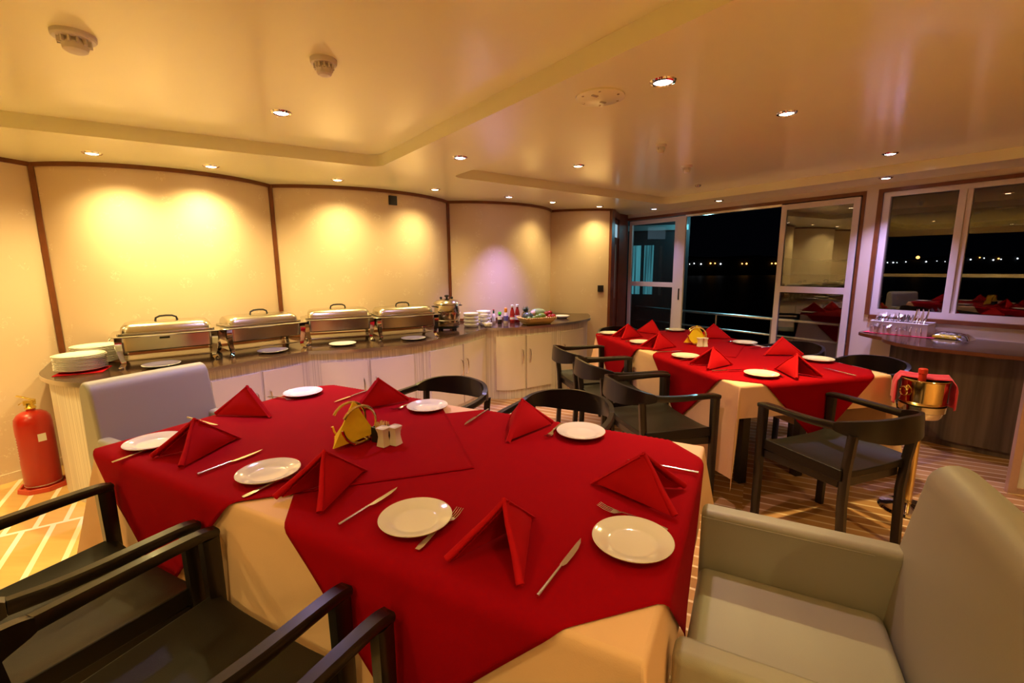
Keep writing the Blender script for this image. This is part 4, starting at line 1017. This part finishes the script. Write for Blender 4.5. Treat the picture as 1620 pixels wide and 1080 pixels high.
bottle('sauce_bottle', 'hot sauce bottle with orange cap and coloured label', -.068, 5.09, [(0, 0), (.026, 0), (.029, .005), (.027, .06), (.022, .10), (.017, .125), (0, .125)], clearp, [(0, .172), (.014, .172), (.017, .168), (.018, .13), (.016, .125), (0, .125)], ocap, [(.0285, .03, .085, bl)])
bottle('ketchup_bottle', 'tall ketchup bottle with white cap, left of the fruit basket', .005, 5.10, [(0, 0), (.026, 0), (.029, .005), (.029, .10), (.022, .135), (.013, .165), (.013, .18), (0, .18)], sauce, [(0, .205), (.015, .205), (.017, .203), (.017, .18), (.012, .178), (0, .178)], M['white'], [(.0298, .035, .085, rl_), (.0300, .045, .070, wl)])
bottle('ketchup_bottle', 'second tall ketchup bottle, right behind the first and beside the pineapple', .062, 5.16, [(0, 0), (.026, 0), (.029, .005), (.029, .10), (.022, .135), (.013, .165), (.013, .18), (0, .18)], sauce, [(0, .205), (.015, .205), (.017, .203), (.017, .18), (.012, .178), (0, .178)], M['white'], [(.0298, .035, .085, wl)])
# fruit basket
bx, by, ba = .275, 5.02, math.radians(27)
m, nt, b = newmat('woven_straw'); M['straw'] = m
tc = nd(nt, 'ShaderNodeTexCoord'); ck = nd(nt, 'ShaderNodeTexBrick'); ck.inputs['Scale'].default_value = 38; ck.inputs['Color1'].default_value = (.74, .50, .12, 1); ck.inputs['Color2'].default_value = (.90, .70, .26, 1); ck.inputs['Mortar'].default_value = (.35, .18, .04, 1); ck.inputs['Mortar Size'].default_value = .05
mp = nd(nt, 'ShaderNodeMapping'); mp.inputs['Rotation'].default_value = (PI / 2, 0, 0)
nt.links.new(tc.outputs['Object'], mp.inputs[0]); nt.links.new(mp.outputs[0], ck.inputs['Vector']); nt.links.new(ck.outputs[0], b.inputs['Base Color']); b.inputs['Roughness'].default_value = .7
bk = thing('fruit_basket', 'yellow woven straw basket full of fruit near the right end of the buffet', 'basket', (bx, by, HC), ba)
def rrect(hx, hy, z, r=.05, n=6, wob=0):
    pts = []
    for cx, cy, a0 in ((hx - r, hy - r, 0), (-hx + r, hy - r, 90), (-hx + r, -hy + r, 180), (hx - r, -hy + r, 270)):
        for k in range(n + 1): a = math.radians(a0 + 90 * k / n); pts.append(Vector((cx + r * math.cos(a), cy + r * math.sin(a), z)))
    return pts
rings = [rrect(.150, .085, .004), rrect(.155, .09, .006), rrect(.185, .115, .045), rrect(.205, .130, .075), rrect(.198, .123, .075), rrect(.178, .108, .045), rrect(.148, .083, .012)]
mb = MB(); k = len(rings[0]); vs = [p for r_ in rings for p in r_]; fs = [tuple(range(k)), tuple(6 * k + i for i in range(k))]
for i in range(6):
    for j in range(k): fs.append((i * k + j, i * k + (j + 1) % k, (i + 1) * k + (j + 1) % k, (i + 1) * k + j))
mb.add(vs, fs); mb.build('basket_body', M['straw'], bk, smooth=40)
mb = MB()
rim = rrect(.203, .128, .077, n=4); dense = []
for i in range(len(rim)):
    a_, b_ = rim[i], rim[(i + 1) % len(rim)]; m_ = max(1, int((b_ - a_).length / .012))
    for q in range(m_): dense.append(a_.lerp(b_, q / m_))
mb.tube([p + Vector((0, 0, .004 * (1 if i % 2 else -1))) for i, p in enumerate(dense)], .0055, 6, closed=True); mb.build('braided_rim', M['straw'], bk)
def B_(x, y, z): c_, s_ = math.cos(ba), math.sin(ba); return (bx + x * c_ - y * s_, by + x * s_ + y * c_, HC + z)
def ball(name, label, cat, loc, r, m_, sx=1, sy=1, sz=1, rz=0, stem=None, grp=None, pr=None):
    mb = MB(); prof = pr or [(0, -1), (.38, -.93), (.7, -.72), (.92, -.38), (1, 0), (.93, .38), (.72, .72), (.36, .95), (.1, .93), (0, .88)]
    mb.lathe([(a_ * r, z * r) for a_, z in prof], 20)
    for i_, v_ in enumerate(mb.v): mb.v[i_] = (v_[0] * sx, v_[1] * sy, v_[2] * sz)
    if stem:
        t = thing(name, label, cat, loc, rz, grp); mb.build('fruit_skin', m_, t, smooth=60); s_ = MB(); s_.tube([(0, 0, r * sz * .85), (.003, 0, r * sz * 1.15)], .0018, 6); s_.build('stem', M['trimwood'], t); return t
    o = mb.build(name, m_, loc=loc, rz=rz, smooth=60); return tag(o, label, cat, grp)
grn = mat('green_fruit_skin', (.14, .22, .03), rough=.35, var=.5, vscale=20); pap = mat('papaya_skin', (.22, .30, .10), rough=.4, var=.5, vscale=14); dk = mat('dark_melon_skin', (.05, .07, .06), rough=.25, var=.4, vscale=20)
app = mat('apple_skin', (.35, .02, .015), rough=.2, var=.6, vscale=25, coat=.3)
ball('melon', 'dark round melon at the left of the fruit basket, under the pineapple crown', 'melon', B_(-.12, -.015, .085), .055, dk, 1.15)
ball('papaya', 'large pale green papaya at the top of the fruit basket', 'papaya', B_(.04, .045, .115), .056, pap, 1.75, 1, .95, ba - .3)
ball('mango', 'green mango in the middle of the fruit basket', 'mango', B_(.03, -.055, .085), .042, grn, 1.35, 1, .95, ba + .2)
for q, (x, y, z, w_) in enumerate(((-.145, -.085, .075, 'leftmost'), (-.085, -.09, .078, 'second from the left'), (-.045, -.085, .09, 'third from the left'))):
    ball('lime', 'small green lime at the front rim of the fruit basket, %s' % w_, 'lime', B_(x, y, z), .023, grn, 1.2, 1, 1, q, grp='limes in the fruit basket')
for q, (x, y, z, w_) in enumerate(((.115, -.02, .108, 'upper left'), (.165, -.01, .112, 'upper right'), (.125, -.075, .078, 'lower left'), (.172, -.075, .080, 'lower right'))):
    ball('apple', 'red apple, %s of the four at the right of the fruit basket' % w_, 'apple', B_(x, y, z), .030, app, stem=True, grp='red apples in the fruit basket')
ball('onion', 'small pale striped fruit between pineapple and papaya', 'fruit', B_(-.03, .03, .115), .032, mat('pale_striped_skin', (.7, .45, .35), rough=.4, var=.6, vscale=40))
pn = thing('pineapple', 'pineapple lying behind the melon with its spiky crown up', 'pineapple', B_(-.105, .06, .012), ba)
m, nt, b = newmat('pineapple_skin'); tc = nd(nt, 'ShaderNodeTexCoord'); vo = nd(nt, 'ShaderNodeTexVoronoi'); vo.inputs['Scale'].default_value = 55; nt.links.new(tc.outputs['Object'], vo.inputs['Vector'])
rp = nd(nt, 'ShaderNodeValToRGB'); rp.color_ramp.elements[0].color = (.35, .2, .05, 1); rp.color_ramp.elements[1].color = (.06, .04, .01, 1); rp.color_ramp.elements[1].position = .7; nt.links.new(vo.outputs['Distance'], rp.inputs[0]); nt.links.new(rp.outputs[0], b.inputs['Base Color'])
mb = MB(); mb.lathe([(0, 0), (.03, .004), (.045, .03), (.05, .065), (.045, .1), (.028, .125), (0, .128)], 20); mb.build('pineapple_body', m, pn)
mb = MB(); rr = random.Random(4); lf = mat('pineapple_leaf', (.06, .10, .05), rough=.5)
for q in range(34):
    a = q * 2.4; tl = .2 + .9 * (q / 34); h = .075 - .02 * q / 34; bs = Vector((.012 * math.cos(a), .012 * math.sin(a), .122)); d = Vector((math.cos(a) * math.sin(tl), math.sin(a) * math.sin(tl), math.cos(tl)))
    sd = Vector((-math.sin(a), math.cos(a), 0)) * .006; md = bs + d * h * .5; tip = bs + d * h + Vector((0, 0, -.01 * tl)); nn = d.cross(sd).normalized() * .0012
    mb.add([bs - sd, bs + sd, md + sd, tip, md - sd, bs + nn, md + nn], [(0, 1, 2, 4), (4, 2, 3), (0, 5, 1), (0, 4, 6, 5), (1, 5, 6, 2), (4, 3, 6), (2, 6, 3)])
mb.build('crown', lf, pn, smooth=0)
o = inst('dinner', 'dinner_plate', mk_dinner, (.615, 5.56, HC + .001), 0, 'white plate at the right end of the buffet, behind the fruit basket', 'plate', None, (.75, .75, 1.6))

# ------------------------------------------------------------------ fire extinguisher
ex = thing('fire_extinguisher', 'red fire extinguisher on the floor at the left edge, by the buffet end', 'fire extinguisher', (-3.10, 2.82, .012), .3)
mb = MB(); mb.lathe([(0, .0), (.078, .0), (.086, .006), (.090, .018), (.090, .43), (.086, .465), (.070, .492), (.045, .508), (.024, .513), (.020, .528), (0, .528)], 40); mb.build('cylinder', M['ext'], ex)
mb = MB(); mb.lathe([(.0, .526), (.026, .526), (.028, .534), (.020, .545), (.018, .562), (0, .562)], 20); mb.box((0, 0, .565), (.05, .03, .03)); mb.build('valve', M['brass'], ex, smooth=40)
mb = MB(); mb.sweep([(.03, 0, .568), (-.01, 0, .572), (-.035, -.006, .568), (-.050, -.010, .556)], sq(.022, .006)); mb.build('carry_handle', M['brass'], ex, smooth=0, bevel=.002)
mb = MB(); mb.sweep([(.03, 0, .580), (.0, 0, .590), (-.03, -.006, .606), (-.055, -.010, .616)], sq(.022, .006)); mb.build('squeeze_lever', M['brass'], ex, smooth=0, bevel=.002)
mb = MB(); mb.lathe([(.0902, .022), (.0915, .024), (.0915, .028), (.0902, .030)], 40); mb.build('weld_ring', M['alu'], ex)
mb = MB()
for q in range(9):
    for c in range(3 if q % 2 else 2):
        a = math.radians(-135 - c * 6); mb.box((.0905 * math.cos(a), .0905 * math.sin(a), .35 - q * .018), (.0008, .006 if (q + c) % 2 else .003, .010), a)
o = mb.build('lettering', M['white'], ex, smooth=0); o['kind'] = 'stuff'
mb = MB(); a = math.radians(-42); mb.box((.0908 * math.cos(a), .0908 * math.sin(a), .345), (.0012, .04, .05), a); mb.build('paper_label', M['white'], ex, smooth=0)
tr_ = thing('extinguisher_tray', 'octagonal red floor tray holding the fire extinguisher', 'tray', (-3.10, 2.82, 0), .2)
mb = MB(); mb.lathe([(0, .010), (.108, .010), (.110, .030), (.124, .030), (.128, .0), (0, .0)], 8); mb.build('tray_body', M['exttray'], tr_, smooth=0, bevel=.003)

# ------------------------------------------------------------------ bar counter on the right
HB = .79
edge = [wp(.83, -.01), (3.24, 4.20), (3.19, 4.02), (3.19, 3.87)]
edge2 = catmull([(3.19, 3.87), (3.12, 3.76), (3.08, 3.60), (3.10, 3.42), (3.19, 3.29), (3.32, 3.13), (3.47, 2.96), (3.62, 2.80)], 6)
edge = catmull(edge, 5)[:-1] + edge2
endp = wp(-.55, -.01)
top = [tuple(p) for p in edge] + [(3.70, 2.72), endp]
bar = thing('bar_counter', 'dark streaked wooden bar counter with a rounded end under the right window', 'bar counter', (0, 0, 0))
mb = MB(); mb.prism(top, HB - .03, HB); wtb = mb.build('bar_top', M['worktop'], bar, smooth=25, bevel=.004)
mb = MB(); mb.sweep([(p[0], p[1], HB - .015) for p in edge] + [(3.70, 2.72, HB - .015)], sq(.007, .026)); mb.build('wooden_edge', M['trimwood'], wtb, smooth=30)
pf = [tuple(Vector((p[0], p[1])) + Vector((.70, .71)) * .20) for p in edge[6:]] 
c0 = wp(.66, -.01)
base = [c0, (3.42, 4.02), (3.36, 3.90)] + [p for p in pf if p[1] < 3.85] + [(3.82, 2.86), wp(-.42, -.01)]
mb = MB(); mb.prism(base, .05, HB - .031); mb.build('front_panel', M['darkwood'], bar, smooth=25)
mb = MB(); mb.prism([(p[0] + .015, p[1] + .015) for p in base[1:-1]] + [wp(-.38, -.02), wp(.6, -.02)], 0, .05); mb.build('plinth', M['darkwood'], bar, smooth=25)
# white framed half door at the right edge
hd = thing('framed_panel', 'white panel in a pinkish metal frame standing at the right edge', 'panel', (3.085, 2.655, 0), math.radians(-22))
mb = MB()
for x, z, dx, dz in ((.02, .36, .04, .72), (.48, .36, .04, .72), (.25, .02, .42, .04), (.25, .70, .42, .04)): mb.box((x, 0, z), (dx, .035, dz))
mb.build('panel_frame', mat('pinkish_metal', (.62, .42, .40), rough=.3, metal=.6), hd, smooth=0, bevel=.003)
mb = MB(); mb.box((.25, .0, .36), (.42, .02, .64)); mb.build('panel_board', M['frame'], hd, smooth=0)
# cutlery tray on a crimson cloth
TC = wp(.60, -.155); ta = WRZ + PI
cl = MB()
cl.grid(lambda i, j: ((i - .5) * .50, (j - .5) * .27, .0012 + .003 * abs(math.sin(i * 19) * math.sin(j * 7 + 1)) * (1 if (i < .12 or i > .9) else .1)), 30, 12)
o = cl.build('cloth_napkin', M['pinkcloth'], loc=(TC[0], TC[1], HB + .001), rz=ta, solid=.0015, soff=1); tag(o, 'crimson pink cloth under the cutlery tray on the bar', 'cloth')
tray = thing('cutlery_tray', 'pale translucent plastic cutlery tray on the bar below the window', 'tray', (TC[0], TC[1], HB + .006), ta)
tpm = mat('translucent_pale_plastic', (.62, .50, .46), rough=.18, trans=.25, coat=.3)
mb = MB()
hx, hy, hh = .20, .105, .105
for x, y, dx, dy in ((-hx, 0, .004, 2 * hy), (hx, 0, .004, 2 * hy), (0, -hy, 2 * hx, .004), (0, hy, 2 * hx, .004), (-.07, 0, .003, 2 * hy), (.06, 0, .003, 2 * hy)): mb.box((x, y, hh / 2), (dx, dy, hh))
mb.box((0, 0, .002), (2 * hx, 2 * hy, .004)); mb.build('tray_box', tpm, tray, smooth=0)
mb = MB(); mb.tube([(-hx, -hy, hh), (hx, -hy, hh), (hx, hy, hh), (-hx, hy, hh)], .005, 6, closed=True); mb.build('rim', M['white'], tray)
def T_(x, y, z): c_, s_ = math.cos(ta), math.sin(ta); return Vector((TC[0] + x * c_ - y * s_, TC[1] + x * s_ + y * c_, HB + .006 + z))
rr = random.Random(11)
for q in range(20):
    kind = 'fork' if q < 9 else 'knife'
    x = -.185 + q * .0185 + rr.uniform(-.004, .004)
    o = inst(kind, 'fork' if kind == 'fork' else 'table_knife', None, (0, 0, 0), 0, ('steel fork' if kind == 'fork' else 'steel table knife') + ' in the cutlery tray on the bar, %s from the left' % ['first', 'second', 'third', 'fourth', 'fifth', 'sixth', 'seventh', 'eighth', 'ninth', 'tenth', 'eleventh', 'twelfth', 'thirteenth', 'fourteenth', 'fifteenth', 'sixteenth', 'seventeenth', 'eighteenth', 'nineteenth', 'twentieth'][q], kind, 'cutlery standing in the bar tray')
    o.scale = (1, 1, 1) if kind == 'knife' else (1.2, 1.05, 1)
    el = math.radians(rr.uniform(28, 42) if q < 15 else 58)
    o.rotation_euler = (0, 0, 0)
    o.matrix_world = Matrix.Translation(T_(x, -.055 + rr.uniform(-.01, .02), .095 + (.035 if q >= 15 else .012))) @ Matrix.Rotation(ta + rr.uniform(-.25, .25), 4, 'Z') @ Matrix.Rotation(el, 4, 'X') @ Matrix.Rotation(rr.uniform(-.5, .5), 4, 'Y')
# packet of paper napkins
pk = thing('napkin_packet', 'clear plastic packet of yellow and white paper napkins on the bar', 'packet', wp(.27, -.16) + (HB + .001,), ta - .1)
mb = MB(); mb.box((-.02, -.02, .014), (.16, .10, .024)); mb.build('yellow_napkins', M['yellow'], pk, smooth=0, bevel=.006)
mb = MB(); mb.box((0, .03, .036), (.17, .07, .014)); mb.build('white_napkins', M['white'], pk, smooth=0, bevel=.005)
mb = MB(); mb.box((-.02, .045, .0455), (.05, .035, .004)); mb.build('blue_print', mat('blue_print', (.05, .12, .5), rough=.4), pk, smooth=0)
mb = MB(); mb.grid(lambda i, j: ((i - .5) * .28, (j - .5) * .19, .050 * (1 - abs(2 * i - 1) ** 5) * (1 - abs(2 * j - 1) ** 4) + .002 + .004 * math.sin(i * 37) * math.sin(j * 23) * (1 - abs(2 * i - 1)) ), 30, 20); mb.build('wrapper', M['film'], pk)

# ------------------------------------------------------------------ ice bucket on its stand
ib = thing('ice_bucket_stand', 'polished floor stand with a round foot, holding the ice bucket', 'stand', (2.30, 2.46, 0))
mb = MB(); mb.lathe([(0, 0), (.130, 0), (.138, .006), (.130, .018), (.09, .030), (.04, .036), (.022, .042), (0, .042)], 48); mb.build('foot', M['chrome'], ib)
mb = MB(); mb.lathe([(0, .04), (.017, .04), (.017, .565), (0, .565)], 24); mb.build('pole', M['gold'], ib)
mb = MB(); mb.lathe([(0, .560), (.045, .560), (.080, .566), (.090, .580), (.094, .60), (.102, .606), (.104, .64), (.101, .64), (.099, .610), (.090, .60), (.083, .582), (.04, .572), (0, .572)], 48); mb.build('bowl_holder', M['steel'], ib)
ic = thing('ice_bucket', 'gold tinted champagne bucket with ring handles beside the far table', 'ice bucket', (2.30, 2.46, .600), .2)
mb = MB(); mb.lathe([(0, .0), (.078, .0), (.086, .01), (.096, .04), (.101, .05), (.104, .054), (.098, .06), (.100, .175), (.105, .181), (.103, .185), (.097, .180), (.095, .06), (.08, .012), (0, .008)], 48); mb.build('bucket', M['gold'], ic)
for a in (PI * .93, -.1):
    mb = MB(); c_ = Vector((.103 * math.cos(a), .103 * math.sin(a), .135)); mb.lathe([(0, -.012), (.010, -.012), (.010, .012), (0, .012)], 10, Matrix.Translation(c_))
    rg = [c_ + Vector((.010 * math.cos(a), .010 * math.sin(a), -.02)) + Vector((-math.sin(a), math.cos(a), 0)) * .024 * math.cos(q) + Vector((0, 0, .024 * math.sin(q))) for q in [2 * PI * i / 18 for i in range(18)]]
    mb.tube(rg, .004, 8, closed=True); mb.build('ring_handle', M['gold'], ic)
bt = thing('wine_bottle', 'bottle with a red capsule standing in the ice bucket', 'bottle', (2.275, 2.455, .612), 0)
mb = MB(); mb.lathe([(0, 0), (.034, 0), (.036, .005), (.036, .11), (.026, .145), (.015, .165), (.0145, .175), (0, .175)], 24); mb.build('bottle_body', soy, bt)
mb = MB(); mb.lathe([(.0155, .150), (.0175, .160), (.0175, .20), (.021, .203), (.021, .226), (.017, .230), (0, .230)], 24); mb.build('capsule', mat('red_capsule', (.6, .03, .015), rough=.35), bt)
# cloth over the bucket
def clothf(i, j):
    x = (i - .5) * .52; y = (j - .5) * .19; R_ = .109
    if abs(x) < R_: px, pz = x, .188 + .004 * math.cos(x * 12) - .010 * (1 - (x / R_) ** 2) + .004 * math.sin(j * 9)
    else:
        d = abs(x) - R_; px = math.copysign(R_ + .012 * min(1, d / .02) + .012 * math.sin(j * 8) * min(1, d / .05), x); pz = .184 - d
    y2 = y * .8 + (.060 if abs(x) < R_ else .03)
    return (px, y2 * (1 + .15 * (abs(x) > R_)), pz)
mb = MB(); mb.grid(clothf, 50, 14)
o = mb.build('cloth_napkin', M['pinkcloth'], loc=(2.30, 2.46, .600), rz=math.radians(-38), solid=.003, soff=1); tag(o, 'crimson cloth draped over the rim of the ice bucket', 'cloth')
